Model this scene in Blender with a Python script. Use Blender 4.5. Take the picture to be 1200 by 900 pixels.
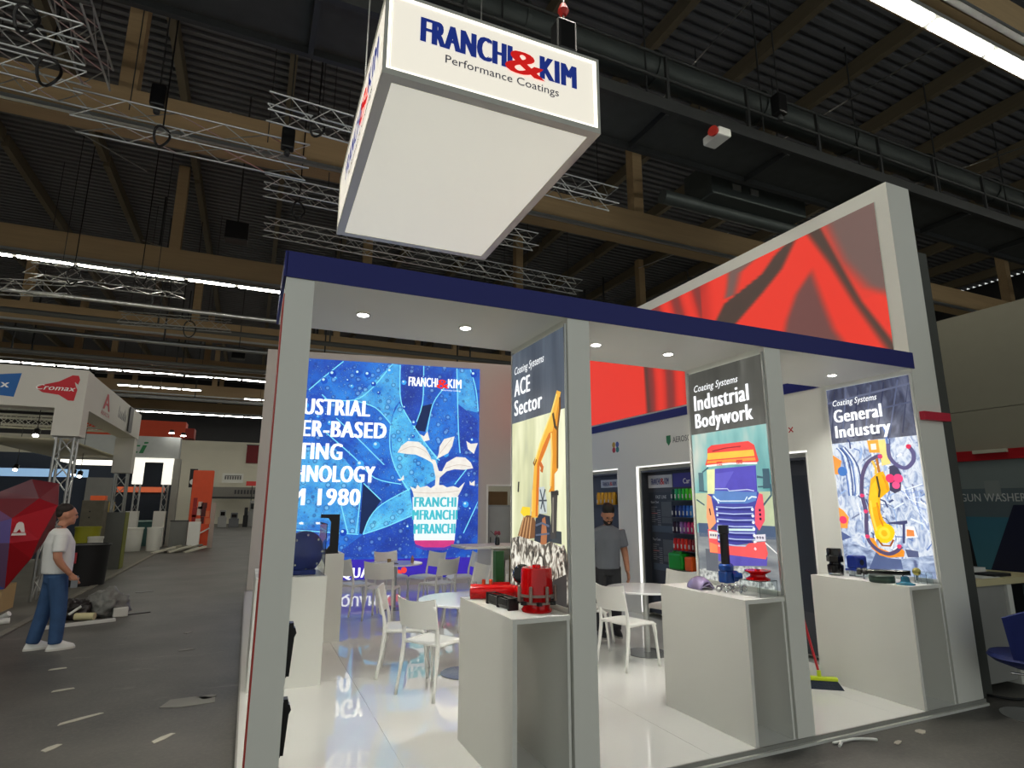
import bpy, bmesh, math, random
from mathutils import Vector, Matrix, noise
random.seed(7)
for o in list(bpy.data.objects): bpy.data.objects.remove(o, do_unlink=True)
SC = bpy.context.scene
COL = SC.collection
PI = math.pi

# ------------------------------------------------------------------ camera, world, exposure
cam_d = bpy.data.cameras.new('camera')
cam = bpy.data.objects.new('camera', cam_d); COL.objects.link(cam)
cam_d.sensor_width = 36.0
cam_d.lens = 682.45/1200*36
cam_d.clip_end = 300
def cam_matrix(yaw, pitch, roll, loc):
    f = Vector((math.sin(yaw)*math.cos(pitch), math.cos(yaw)*math.cos(pitch), math.sin(pitch)))
    r = Vector((math.cos(yaw), -math.sin(yaw), 0)); u = r.cross(f)
    c, s = math.cos(roll), math.sin(roll)
    r2 = c*r+s*u; u2 = -s*r+c*u
    m = Matrix((r2, u2, -f)).transposed().to_4x4(); m.translation = loc
    return m
cam.matrix_world = cam_matrix(.416162, .204307, .0021754, (0, 0, 1.75))
SC.camera = cam
w = bpy.data.worlds.new('hall_air'); SC.world = w; w.use_nodes = True
bg = w.node_tree.nodes['Background']
bg.inputs[0].default_value = (.95, 1.0, .96, 1); bg.inputs[1].default_value = WORLD_STRENGTH = .62
SC.view_settings.view_transform = 'Standard'; SC.view_settings.look = 'None'
SC.view_settings.exposure = 0.18; SC.view_settings.gamma = 1.0; SC.view_settings.use_curve_mapping = False
TUBE_STRENGTH = 38.0      # fluorescent rows of the hall
SPOT_W = 60.0             # recessed downlights of the stand

# ------------------------------------------------------------------ materials
def lin(c):
    return tuple((v/12.92 if v <= .04045 else ((v+.055)/1.055)**2.4) for v in (x/255 for x in c))
_M = {}
def M(name, col, rough=.5, metal=0., emit=0., var=.08, scale=6., bump=0., trans=0., ior=1.45, ecol=None, stretch=None, alpha=None):
    """procedural principled material; col, ecol are sRGB 0..255, var is the strength of the noise mottling"""
    if name in _M: return _M[name]
    m = bpy.data.materials.new(name); m.use_nodes = True
    nt = m.node_tree; b = nt.nodes['Principled BSDF']; L = nt.links
    c = lin(col)
    b.inputs['Roughness'].default_value = rough; b.inputs['Metallic'].default_value = metal
    b.inputs['IOR'].default_value = ior
    tc = nt.nodes.new('ShaderNodeTexCoord'); n = nt.nodes.new('ShaderNodeTexNoise')
    n.inputs['Scale'].default_value = scale; n.inputs['Detail'].default_value = 4
    src = tc.outputs['Object']
    if stretch:
        mp = nt.nodes.new('ShaderNodeMapping'); mp.inputs['Scale'].default_value = stretch
        L.new(src, mp.inputs['Vector']); src = mp.outputs[0]
    L.new(src, n.inputs['Vector'])
    mx = nt.nodes.new('ShaderNodeMix'); mx.data_type = 'RGBA'
    mx.inputs[6].default_value = (*[v*(1-var) for v in c], 1); mx.inputs[7].default_value = (*[min(1, v*(1+var)) for v in c], 1)
    L.new(n.outputs['Fac'], mx.inputs[0]); L.new(mx.outputs[2], b.inputs['Base Color'])
    if bump:
        bp = nt.nodes.new('ShaderNodeBump'); bp.inputs['Strength'].default_value = bump; bp.inputs['Distance'].default_value = .01
        L.new(n.outputs['Fac'], bp.inputs['Height']); L.new(bp.outputs[0], b.inputs['Normal'])
    if emit:
        b.inputs['Emission Color'].default_value = (*lin(ecol or col), 1); b.inputs['Emission Strength'].default_value = emit
    if trans: b.inputs['Transmission Weight'].default_value = trans
    if alpha is not None: b.inputs['Alpha'].default_value = alpha
    _M[name] = m
    return m
PK = .88       # brightness of the backlit prints
def PRINT(col, k=1.0):
    """backlit print colour"""
    nm = 'print_%d_%d_%d_%d' % (*col, int(k*100))
    if nm in _M: return _M[nm]
    lum = min(col)
    m = M(nm, col, .6, emit=k*PK, ecol=col, var=0 if lum > 225 else .22, scale=9)
    nt = m.node_tree; b = nt.nodes['Principled BSDF']; l = b.inputs['Base Color'].links[0]; out = l.from_socket
    nt.links.remove(l); nt.links.new(out, b.inputs['Emission Color']); b.inputs['Base Color'].default_value = (*[v*.25 for v in lin(col)], 1)
    return m
def INK(col, rough=.55):
    return M('ink_%d_%d_%d' % col, col, rough)
def ramp_print(name, tex, stops, scale, k=1.0, stretch=(1, 1, 1), detail=3, distort=0., coord='Object'):
    """backlit print whose colours come from a noise or voronoi field through a colour ramp"""
    m = bpy.data.materials.new(name); m.use_nodes = True; nt = m.node_tree; L = nt.links
    b = nt.nodes['Principled BSDF']; b.inputs['Roughness'].default_value = .6
    tc = nt.nodes.new('ShaderNodeTexCoord'); mp = nt.nodes.new('ShaderNodeMapping'); mp.inputs['Scale'].default_value = stretch
    L.new(tc.outputs[coord], mp.inputs[0])
    if tex == 'noise':
        t = nt.nodes.new('ShaderNodeTexNoise'); t.inputs['Detail'].default_value = detail; t.inputs['Distortion'].default_value = distort; o = t.outputs['Fac']
    elif tex == 'voro':
        t = nt.nodes.new('ShaderNodeTexVoronoi'); o = t.outputs['Distance']
    else:
        t = nt.nodes.new('ShaderNodeTexWave'); t.inputs['Distortion'].default_value = distort; t.inputs['Detail'].default_value = detail; o = t.outputs['Fac']
    t.inputs['Scale'].default_value = scale
    L.new(mp.outputs[0], t.inputs['Vector'])
    r = nt.nodes.new('ShaderNodeValToRGB'); e = r.color_ramp.elements
    while len(e) < len(stops): e.new(.5)
    for el, (p, c) in zip(e, stops): el.position = p; el.color = (*lin(c), 1)
    L.new(o, r.inputs[0]); L.new(r.outputs[0], b.inputs['Emission Color']); b.inputs['Emission Strength'].default_value = k*PK
    b.inputs['Base Color'].default_value = (.05, .05, .05, 1)
    _M[name] = m
    return m
def leaf_print(name, dark, light, drop=.5):
    """wet leaf: soft two-tone body with scattered round droplets"""
    m = bpy.data.materials.new(name); m.use_nodes = True; nt = m.node_tree; L = nt.links
    b = nt.nodes['Principled BSDF']; b.inputs['Roughness'].default_value = .6; b.inputs['Base Color'].default_value = (.02, .05, .12, 1)
    tc = nt.nodes.new('ShaderNodeTexCoord')
    n = nt.nodes.new('ShaderNodeTexNoise'); n.inputs['Scale'].default_value = 1.6; n.inputs['Detail'].default_value = 5; n.inputs['Roughness'].default_value = .65
    L.new(tc.outputs['Object'], n.inputs['Vector'])
    r = nt.nodes.new('ShaderNodeValToRGB'); e = r.color_ramp.elements
    e[0].position = .36; e[0].color = (*lin(dark), 1); e[1].position = .66; e[1].color = (*lin(light), 1)
    L.new(n.outputs['Fac'], r.inputs[0])
    last = r.outputs[0]
    for sc, rad, rnd in ((11, .2, 1.0), (5, .22, 1.0), (26, .22, 1.)):
        v = nt.nodes.new('ShaderNodeTexVoronoi'); v.inputs['Scale'].default_value = sc; v.inputs['Randomness'].default_value = rnd
        L.new(tc.outputs['Object'], v.inputs['Vector'])
        rr = nt.nodes.new('ShaderNodeValToRGB'); q = rr.color_ramp.elements
        q[0].position = 0; q[0].color = (drop, drop, drop, 1); q[1].position = rad; q[1].color = (0, 0, 0, 1)
        k2 = q.new(rad*.8); k2.color = (drop*.4,)*3+(1,)
        L.new(v.outputs['Distance'], rr.inputs[0])
        mx = nt.nodes.new('ShaderNodeMix'); mx.data_type = 'RGBA'; mx.inputs[7].default_value = (*lin((165, 225, 255)), 1)
        L.new(rr.outputs[0], mx.inputs[0]); L.new(last, mx.inputs[6]); last = mx.outputs[2]
        r3 = nt.nodes.new('ShaderNodeValToRGB'); q = r3.color_ramp.elements          # dark rim of each drop
        q[0].position = rad*.85; q[0].color = (0, 0, 0, 1); q[1].position = rad*1.5; q[1].color = (0, 0, 0, 1); k3 = q.new(rad*1.12); k3.color = (.7, .7, .7, 1)
        L.new(v.outputs['Distance'], r3.inputs[0])
        mx = nt.nodes.new('ShaderNodeMix'); mx.data_type = 'RGBA'; mx.inputs[7].default_value = (*lin((10, 40, 130)), 1)
        L.new(r3.outputs[0], mx.inputs[0]); L.new(last, mx.inputs[6]); last = mx.outputs[2]
    L.new(last, b.inputs['Emission Color']); b.inputs['Emission Strength'].default_value = PK
    _M[name] = m
    return m

# ------------------------------------------------------------------ mesh builder
BASE = {}      # world offset of every parent
class MB:
    def __init__(s): s.v = []; s.f = []
    def add(s, vs, fs):
        k = len(s.v); s.v += [tuple(v) for v in vs]; s.f += [tuple(i+k for i in f) for f in fs]; return s
    def box(s, x0, x1, y0, y1, z0, z1):
        return s.add([(x0, y0, z0), (x1, y0, z0), (x1, y1, z0), (x0, y1, z0), (x0, y0, z1), (x1, y0, z1), (x1, y1, z1), (x0, y1, z1)],
                     [(3, 2, 1, 0), (4, 5, 6, 7), (0, 1, 5, 4), (1, 2, 6, 5), (2, 3, 7, 6), (3, 0, 4, 7)])
    def obox(s, c, ux, uy, uz, hx, hy, hz):
        c, ux, uy, uz = map(Vector, (c, ux, uy, uz))
        vs = [c+ux*(hx*a)+uy*(hy*b)+uz*(hz*d) for d in (-1, 1) for a, b in ((-1, -1), (1, -1), (1, 1), (-1, 1))]
        return s.add(vs, [(3, 2, 1, 0), (4, 5, 6, 7), (0, 1, 5, 4), (1, 2, 6, 5), (2, 3, 7, 6), (3, 0, 4, 7)])
    def bar(s, a, b, w, h=None):
        """square bar from a to b"""
        a, b = Vector(a), Vector(b); d = (b-a); L = d.length; d.normalize()
        up = Vector((0, 0, 1)) if abs(d.z) < .95 else Vector((0, 1, 0))
        x = d.cross(up).normalized(); y = x.cross(d)
        return s.obox((a+b)/2, x, y, d, w/2, (h or w)/2, L/2)
    def tube(s, pts, r, n=8, cap=True):
        """round tube along pts; r a number or one per point"""
        pts = [Vector(p) for p in pts]; rs = r if isinstance(r, (list, tuple)) else [r]*len(pts)
        k = len(s.v); px = None
        for i, p in enumerate(pts):
            d = (pts[min(i+1, len(pts)-1)]-pts[max(i-1, 0)]).normalized()
            if px is None:
                up = Vector((0, 0, 1)) if abs(d.z) < .9 else Vector((1, 0, 0)); px = d.cross(up).normalized()
            else: px = (px-d*px.dot(d)).normalized()
            py = d.cross(px)
            for j in range(n):
                t = 2*PI*j/n; s.v.append(tuple(p+(px*math.cos(t)+py*math.sin(t))*rs[i]))
        for i in range(len(pts)-1):
            for j in range(n):
                a = k+i*n+j; b = k+i*n+(j+1) % n; s.f.append((a, b, b+n, a+n))
        if cap:
            s.f.append(tuple(k+j for j in range(n))[::-1]); e = k+(len(pts)-1)*n; s.f.append(tuple(e+j for j in range(n)))
        return s
    def lathe(s, prof, c=(0, 0, 0), n=24, ax=(0, 0, 1)):
        """profile [(r, h)] turned about axis ax through c"""
        c = Vector(c); ax = Vector(ax).normalized(); up = Vector((1, 0, 0)) if abs(ax.x) < .9 else Vector((0, 1, 0))
        px = (up-ax*up.dot(ax)).normalized(); py = ax.cross(px); k = len(s.v)
        for r, h in prof:
            for j in range(n):
                t = 2*PI*j/n; s.v.append(tuple(c+ax*h+(px*math.cos(t)+py*math.sin(t))*r))
        for i in range(len(prof)-1):
            for j in range(n):
                a = k+i*n+j; b = k+i*n+(j+1) % n; s.f.append((a, b, b+n, a+n))
        s.f.append(tuple(k+j for j in range(n))[::-1]); e = k+(len(prof)-1)*n; s.f.append(tuple(e+j for j in range(n)))
        return s
    def prism(s, pts, O, U, V, d0, d1):
        """polygon pts (u, v) at O+U*u+V*v, thick from d0 to d1 along the normal UxV"""
        O, U, V = Vector(O), Vector(U), Vector(V); N = U.cross(V).normalized(); n = len(pts)
        vs = [O+U*u+V*v+N*d0 for u, v in pts]+[O+U*u+V*v+N*d1 for u, v in pts]
        return s.add(vs, [tuple(range(n))[::-1], tuple(range(n, 2*n))]+[(i, (i+1) % n, n+(i+1) % n, n+i) for i in range(n)])
    def ellipsoid(s, c, rx, ry, rz, n=16, m=10, rot=None):
        c = Vector(c); k = len(s.v)
        for i in range(m+1):
            p = PI*i/m
            for j in range(n):
                t = 2*PI*j/n; v = Vector((rx*math.sin(p)*math.cos(t), ry*math.sin(p)*math.sin(t), rz*math.cos(p)))
                if rot: v = rot @ v
                s.v.append(tuple(c+v))
        for i in range(m):
            for j in range(n):
                a = k+i*n+j; b = k+i*n+(j+1) % n; s.f.append((a, a+n, b+n, b))
        return s
    def loft(s, rings, n=16):
        """horizontal elliptical rings (x, y, z, rx, ry)"""
        k = len(s.v)
        for x, y, z, rx, ry in rings:
            for j in range(n):
                t = 2*PI*j/n; s.v.append((x+rx*math.cos(t), y+ry*math.sin(t), z))
        for i in range(len(rings)-1):
            for j in range(n):
                a = k+i*n+j; b = k+i*n+(j+1) % n; s.f.append((a, b, b+n, a+n))
        s.f.append(tuple(k+j for j in range(n))[::-1]); e = k+(len(rings)-1)*n; s.f.append(tuple(e+j for j in range(n)))
        return s
    def sheet(s, fn, nu, nv, th):
        """curved panel fn(a, b) a,b in 0..1 with thickness th (a Vector)"""
        k = len(s.v); th = Vector(th)
        for side in (0, 1):
            for i in range(nu+1):
                for j in range(nv+1):
                    s.v.append(tuple(Vector(fn(i/nu, j/nv))+th*side))
        W = nv+1; off = (nu+1)*W; idx = lambda i, j: k+i*W+j
        for i in range(nu):
            for j in range(nv):
                q = (idx(i, j), idx(i+1, j), idx(i+1, j+1), idx(i, j+1)); s.f.append(q[::-1]); s.f.append(tuple(x+off for x in q))
        edge = [idx(i, 0) for i in range(nu+1)]+[idx(nu, j) for j in range(1, nv+1)]+[idx(i, nv) for i in range(nu-1, -1, -1)]+[idx(0, j) for j in range(nv-1, 0, -1)]
        for a, b in zip(edge, edge[1:]+edge[:1]): s.f.append((a, b, b+off, a+off))
        return s
    def build(s, name, mat, parent=None, smooth=False, local=False, bevel=0, recalc=True):
        me = bpy.data.meshes.new(name)
        if parent is not None:
            off = Vector((0, 0, 0)) if local else BASE.get(parent.name, Vector((0, 0, 0)))
        else:
            xs = list(zip(*s.v)); off = Vector(((min(xs[0])+max(xs[0]))/2, (min(xs[1])+max(xs[1]))/2, min(xs[2])))
        me.from_pydata([(x-off.x, y-off.y, z-off.z) for x, y, z in s.v], [], s.f)
        if recalc or bevel:
            bm = bmesh.new(); bm.from_mesh(me)
            if recalc: bmesh.ops.recalc_face_normals(bm, faces=bm.faces)
            if bevel: bmesh.ops.bevel(bm, geom=bm.edges, offset=bevel, segments=2, affect='EDGES', profile=.5)
            bm.to_mesh(me); bm.free()
        me.materials.append(mat)
        if smooth:
            for p in me.polygons: p.use_smooth = True
            if smooth != True:
                me.set_sharp_from_angle(angle=math.radians(smooth))
        o = bpy.data.objects.new(name, me); COL.objects.link(o)
        if parent is not None:
            o.parent = parent; BASE[o.name] = BASE.get(parent.name, Vector((0, 0, 0))) if not local else Vector((0, 0, 0))
        else:
            o.location = off; BASE[o.name] = off
        return o
def tag(o, label, cat, group=None, kind=None):
    o['label'] = label; o['category'] = cat
    if group: o['group'] = group
    if kind: o['kind'] = kind
    return o
def thing(name, label, cat, loc=(0, 0, 0), rz=0., group=None):
    o = bpy.data.objects.new(name, None); COL.objects.link(o); o.empty_display_size = .1
    o.location = loc; o.rotation_euler = (0, 0, rz); BASE[o.name] = Vector(loc)
    return tag(o, label, cat, group)
def struct(o, label=None, cat=None):
    o['kind'] = 'structure'
    if label: o['label'] = label
    if cat: o['category'] = cat
    return o
def copy_tree(o, parent=None, loc=None, rz=None, label=None):
    c = o.copy(); COL.objects.link(c)
    if parent is not None: c.parent = parent
    for ch in list(o.children): copy_tree(ch, c)
    if loc is not None: c.location = loc; BASE[c.name] = Vector(loc)
    if rz is not None: c.rotation_euler = (0, 0, rz)
    if label: c['label'] = label
    return c
def poly(name, pts, mat, parent, O, U, V, layer, bottom=0.):
    """flat print piece on a poster, a hair proud of the layer under it"""
    return MB().prism(pts, O, U, V, bottom, .0015*layer+.0015).build(name, mat, parent)
def stroke(pts, wdt):
    """outline of a polyline of width wdt (2-D)"""
    L, R = [], []
    P = [Vector(p) for p in pts]
    for i, p in enumerate(P):
        d = (P[min(i+1, len(P)-1)]-P[max(i-1, 0)]).normalized(); n = Vector((-d.y, d.x)); ww = wdt[i] if isinstance(wdt, (list, tuple)) else wdt
        L.append(tuple(p+n*ww/2)); R.append(tuple(p-n*ww/2))
    return L+R[::-1]
def circle(c, r, n=18): return [(c[0]+r*math.cos(2*PI*i/n), c[1]+r*math.sin(2*PI*i/n)) for i in range(n)]
def smooth_line(pts, n=5):
    """Catmull-Rom through pts"""
    P = [Vector(p) for p in pts]; out = []
    for i in range(len(P)-1):
        a = P[max(i-1, 0)]; b = P[i]; c = P[i+1]; d = P[min(i+2, len(P)-1)]
        for k in range(n):
            t = k/n; out.append(tuple(.5*((2*b)+(c-a)*t+(2*a-5*b+4*c-d)*t*t+(3*b-a-3*c+d)*t**3)))
    return out+[tuple(P[-1])]
_cap = {}
def text(name, s, mat, parent, O, U, V, width=None, cap=.1, lift=.004, bold=0., shear=0., align='l', depth=.0):
    """flat lettering: cap height cap (m), squeezed to width (m); O is the left end of the baseline (or middle / right)"""
    def mesh_of(st, b):
        cu = bpy.data.curves.new('t', 'FONT'); cu.body = st; cu.size = 1; cu.space_character = 1+b*2.2; cu.shear = shear; cu.resolution_u = 3; cu.fill_mode = 'BOTH' if hasattr(cu, 'fill_mode') else cu.fill_mode
        ob = bpy.data.objects.new('t', cu); COL.objects.link(ob)
        dg = bpy.context.evaluated_depsgraph_get(); me = bpy.data.meshes.new_from_object(ob.evaluated_get(dg))
        bpy.data.objects.remove(ob, do_unlink=True); bpy.data.curves.remove(cu)
        return me
    if bold not in _cap:
        h = mesh_of('H', bold); _cap[bold] = max(v.co.y for v in h.vertices); bpy.data.meshes.remove(h)
    me = mesh_of(s, bold)
    x0 = min(v.co.x for v in me.vertices); x1 = max(v.co.x for v in me.vertices)
    sy = cap/_cap[bold]; sx = (width/(x1-x0)) if width else sy
    wd = (x1-x0)*sx; sh = {'l': 0, 'c': -wd/2, 'r': -wd}[align]
    O, U, V = Vector(O), Vector(U).normalized(), Vector(V).normalized(); N = U.cross(V)
    off = BASE.get(parent.name, Vector((0, 0, 0)))
    for v in me.vertices:
        v.co = O+U*((v.co.x-x0)*sx+sh)+V*(v.co.y*sy)+N*lift-off
    if bold:       # heavier strokes: the outline swept sideways
        vs0 = [v.co.copy() for v in me.vertices]; fs0 = [tuple(p.vertices) for p in me.polygons]; n0 = len(vs0)
        dx = U*(bold*cap*1.15); vs, fs = [], []
        for k, q in enumerate((-1, 0, 1)): vs += [v+dx*q+N*(.0003*k) for v in vs0]; fs += [tuple(i+k*n0 for i in f) for f in fs0]
        bpy.data.meshes.remove(me); me = bpy.data.meshes.new(name); me.from_pydata(vs, [], fs)
    me.name = name; me.materials.clear(); me.materials.append(mat)
    o = bpy.data.objects.new(name, me); COL.objects.link(o); o.parent = parent
    BASE[o.name] = off
    return o
def deco(o, label):
    o['label'] = label; return o

# common materials
WHITE = M('white_laminate', (226, 226, 218), .42, var=.015, scale=3)
WHITE_P = M('white_plastic', (236, 236, 230), .35, var=.02)
BLUE = M('blue_fascia', (16, 26, 110), .55, var=.05)
ALU = M('aluminium', (186, 188, 186), .35, .85, var=.1, scale=20)
DKSTEEL = M('dark_steel', (58, 60, 60), .55, .3, var=.2)
BLACK = M('black_plastic', (18, 18, 19), .35, var=.1)
BLACKG = M('black_gloss', (10, 10, 11), .12, var=.05)
GREY = M('grey_paint', (120, 121, 118), .6, var=.08)
CHROME = M('chrome', (210, 210, 210), .12, 1.0, var=.05)
REDG = M('red_gloss', (196, 10, 14), .16, var=.05)
ACRYL = M('clear_acrylic', (245, 250, 250), .03, trans=1.0, ior=1.25, var=0)
SCR_LEAF = [('mid',[(0.68,3.86),(0.92,4.23),(1.6,4.92),(2.7,4.93),(1.88,4.05),(1.24,4.02),(0.81,3.82)]),('cyan',[(1.88,4.04),(2.69,4.93),(2.86,4.9),(2.91,4.09),(2.78,3.91),(2.7,3.54),(2.35,3.89)]),('deep',[(2.88,4.9),(3.4,4.91),(3.4,4.04),(3.23,3.43),(2.92,3.97)]),('black',[(3.38,3.96),(3.62,4.03),(3.52,3.37),(3.23,3.41)]),('mid',[(3.62,4.02),(3.89,4.42),(4.18,4.91),(4.27,2.91),(3.53,2.99),(3.48,3.37)]),('cyan',[(4.18,4.9),(4.51,4.9),(4.71,3.87),(4.3,3.94),(4.21,4.08)]),('deep',[(4.21,4.07),(4.71,3.69),(4.73,2.75),(4.3,2.91)]),('bright',[(2.7,3.47),(2.76,3.76),(2.87,4.01),(3.33,3.34),(3.78,2.72),(3.8,2.34),(3.33,2.05),(3.09,2.1),(2.84,2.52),(2.71,2.99)]),('mid',[(0.53,3.99),(1.97,4.02),(2.4,3.84),(2.7,3.52),(2.78,2.7),(2.99,2.24),(2.52,2.32),(1.94,2.97),(1.33,3.28),(0.58,3.39)]),('cyan',[(0.41,2.29),(0.79,2.93),(1.49,3.0),(2.11,2.32),(2.14,1.14),(0.49,1.29)]),('black',[(2.17,2.23),(2.57,1.84),(2.34,1.45),(2.2,1.12),(2.15,1.14)]),('bright',[(2.23,1.12),(2.34,1.45),(2.59,1.77),(3.18,2.1),(3.29,1.49),(2.71,1.26)]),('deep',[(1.63,0.66),(2.22,1.12),(2.71,1.29),(3.3,1.53),(3.38,0.63)]),('mid',[(0.49,1.29),(2.13,1.14),(2.22,1.12),(1.63,0.66),(0.53,0.69)]),('deep',[(4.28,2.74),(4.74,2.7),(4.76,1.11),(4.22,0.61),(3.42,0.63),(4.2,1.77)]),('deep',[(3.78,2.72),(4.27,2.88),(4.33,2.35),(3.85,2.15)])]
SCR_VEIN = [[(0.91,4.21),(1.23,4.54),(1.6,4.9)],[(1.24,4.02),(1.88,4.03),(2.28,4.35),(2.69,4.93)],[(1.88,4.02),(2.35,3.88),(2.7,3.53)],[(2.86,4.9),(2.92,4.01),(3.33,3.34),(3.78,2.75)],[(3.4,4.91),(3.4,4.04),(3.22,3.43)],[(4.18,4.9),(4.25,3.42),(4.3,2.91)],[(4.51,4.9),(4.65,4.41),(4.71,3.9)],[(3.89,4.42),(3.64,4.02),(3.52,3.37)],[(2.7,3.49),(2.71,2.99),(2.86,2.52),(3.16,2.05)],[(1.33,3.28),(1.95,2.76),(2.41,2.32),(2.99,2.19)],[(1.52,3.61),(2.02,3.16),(2.6,2.61)],[(2.23,1.12),(2.34,1.45),(2.59,1.75),(3.18,2.09)],[(2.22,1.12),(2.71,1.28),(3.27,1.52)],[(1.19,4.12),(1.38,3.94)],[(2.13,2.32),(2.12,1.77),(2.08,1.14)],[(1.74,1.72),(1.91,1.14)],[(2.57,1.84),(2.18,2.2)],[(4.74,1.82),(4.41,1.12)],[(3.83,2.73),(3.53,3.06)],[(4.53,2.64),(4.19,2.2)],[(0.61,1.24),(2.13,1.12)]]
CUP = {'body': [(3.25,1.91),(4.28,1.92),(4.21,0.95),(3.32,0.97)],'band': [(3.32,0.98),(4.21,0.97),(4.19,0.88),(3.98,0.81),(3.54,0.82),(3.35,0.9)],'band2': [(3.34,0.9),(3.54,0.83),(3.98,0.82),(4.19,0.88),(4.17,0.83),(3.98,0.76),(3.54,0.77),(3.36,0.84)],'milk': [(3.19,2.14),(3.31,2.09),(3.35,2.18),(3.41,2.12),(3.56,2.16),(3.65,2.11),(3.75,2.18),(3.92,2.18),(4.01,2.13),(4.16,2.16),(4.28,2.12),(4.42,2.25),(4.34,2.07),(4.26,1.92),(3.28,1.91),(3.25,2.03)],'stem': [(3.74,2.12),(3.75,2.36),(3.68,2.64),(3.58,2.76),(3.73,2.74),(3.82,2.49),(4.0,2.49),(3.84,2.34),(3.83,2.14)],'la': [(2.88,2.89),(2.96,3.04),(3.1,3.15),(3.34,3.14),(3.5,3.01),(3.61,2.83),(3.68,2.67),(3.48,2.77),(3.29,2.85),(3.09,2.86)],'lb': [(3.76,2.76),(3.81,2.9),(3.82,3.05),(3.92,3.22),(4.16,3.29),(4.11,3.06),(4.02,2.9)],'lc': [(3.88,2.46),(3.99,2.69),(4.21,2.82),(4.42,2.81),(4.55,2.7),(4.61,2.57),(4.4,2.53),(4.18,2.54),(4.0,2.49)],'f1': [(3.37,3.31),(3.46,3.27),(3.53,3.39),(3.59,3.19),(3.46,3.15)],'f2': [(4.44,3.19),(4.54,3.13),(4.71,3.15),(4.62,2.9),(4.48,3.01)],'f3': [(2.9,2.3),(2.98,2.3),(3.03,2.39),(3.05,2.29),(2.95,2.26)],'f4': [(4.53,2.28),(4.57,2.23),(4.65,2.29),(4.65,2.17),(4.54,2.19)]}
ACE = {'dark': [(0.058,2.419),(0.917,2.406)],'boomL': [(0.799,2.558),(0.717,2.428),(0.526,2.212),(0.426,2.065),(0.39,1.855),(0.366,1.655),(0.478,1.657),(0.488,1.853),(0.513,2.041),(0.609,2.138),(0.723,2.268),(0.856,2.537)],'armR': [(0.737,2.425),(0.837,2.522),(0.843,2.428),(0.801,2.277),(0.792,1.988),(0.743,1.964),(0.74,1.848),(0.725,1.839),(0.652,1.84),(0.683,1.867),(0.709,2.121),(0.717,2.278)],'shade': [(0.723,2.268),(0.609,2.138),(0.513,2.05),(0.494,1.853),(0.474,1.666),(0.442,1.666),(0.456,1.863),(0.476,2.053),(0.568,2.17),(0.673,2.264)],'bucket': [(0.121,1.512),(0.205,1.632),(0.287,1.672),(0.399,1.665),(0.441,1.619),(0.429,1.508),(0.251,1.489)],'cab': [(0.442,1.647),(0.506,1.685),(0.668,1.67),(0.692,1.504),(0.574,1.47),(0.418,1.489)],'stick': [(0.692,1.84),(0.788,1.851),(0.774,1.707),(0.759,1.524),(0.673,1.511),(0.698,1.706)],'rod': [(0.557,1.65),(0.598,1.664),(0.625,1.544),(0.614,1.473),(0.523,1.467)],'tail': [(0.694,1.574),(0.834,1.57),(0.835,1.486),(0.663,1.493)],'yel': [(0.17,1.69),(0.206,1.735),(0.344,1.731),(0.343,1.673),(0.229,1.662)],'frame': [(0.495,1.876),(0.583,1.88),(0.621,1.777),(0.619,1.687),(0.506,1.685)],'rubble': [(-0.016,1.485),(0.157,1.509),(0.319,1.493),(0.45,1.481),(0.574,1.466),(0.692,1.495),(0.822,1.468),(0.867,1.488),(0.943,1.427),(0.939,1.098),(-0.014,0.955)]}
TRUCK = {'dark': [(0.031,2.413),(0.923,2.41)],'roof': [(0.214,2.263),(0.268,2.29),(0.705,2.287),(0.763,2.25),(0.798,2.114),(0.772,2.098),(0.17,2.113),(0.206,2.184)],'stripe': [(0.214,2.221),(0.759,2.21),(0.766,2.156),(0.204,2.16)],'screen': [(0.291,2.073),(0.763,2.078),(0.756,1.857),(0.272,1.879)],'pillar': [(0.185,2.07),(0.291,2.073),(0.265,1.849),(0.175,1.85)],'grille': [(0.175,1.852),(0.77,1.86),(0.775,1.787),(0.716,1.524),(0.64,1.438),(0.392,1.399),(0.257,1.425),(0.232,1.603)],'hood': [(0.272,1.879),(0.756,1.857),(0.739,1.787),(0.637,1.764),(0.318,1.765),(0.223,1.821)],'right': [(0.726,1.732),(0.781,1.847),(0.81,1.838),(0.818,1.696),(0.811,1.627),(0.749,1.548),(0.712,1.597)],'left': [(0.17,1.847),(0.217,1.826),(0.241,1.699),(0.259,1.594),(0.166,1.525),(0.145,1.642)],'bumper': [(0.152,1.535),(0.267,1.524),(0.264,1.426),(0.379,1.401),(0.587,1.407),(0.628,1.437),(0.798,1.46),(0.817,1.368),(0.795,1.322),(0.162,1.33)],'low': [(0.262,1.332),(0.808,1.341),(0.795,1.271),(0.442,1.239),(0.256,1.268)],'mr': [(0.832,2.046),(0.897,2.044),(0.901,1.996),(0.897,1.886),(0.823,1.884),(0.833,1.994)],'ml': [(0.067,2.05),(0.126,2.047),(0.125,1.874),(0.064,1.873)],'armr': [(0.77,1.993),(0.831,1.981),(0.83,1.967),(0.768,1.974)],'horizon': [(0.022,1.587),(0.937,1.586),(0.934,1.481),(0.026,1.463)],'road': [(0.022,1.504),(0.937,1.507),(0.921,1.097),(0.023,1.098)],'grass': [(0.027,1.149),(0.374,1.221),(0.729,1.254),(0.882,1.096),(0.921,1.097),(0.038,1.1)],'line': [(0.824,1.429),(0.83,1.434),(0.927,1.38),(0.926,1.371)],'hl': [(0.166,1.52),(0.269,1.515),(0.263,1.453),(0.167,1.455)],'hr': [(0.706,1.51),(0.807,1.519),(0.805,1.465),(0.705,1.455)],'chrome': [(0.269,1.546),(0.702,1.558),(0.7,1.54),(0.267,1.526)]}
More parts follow.
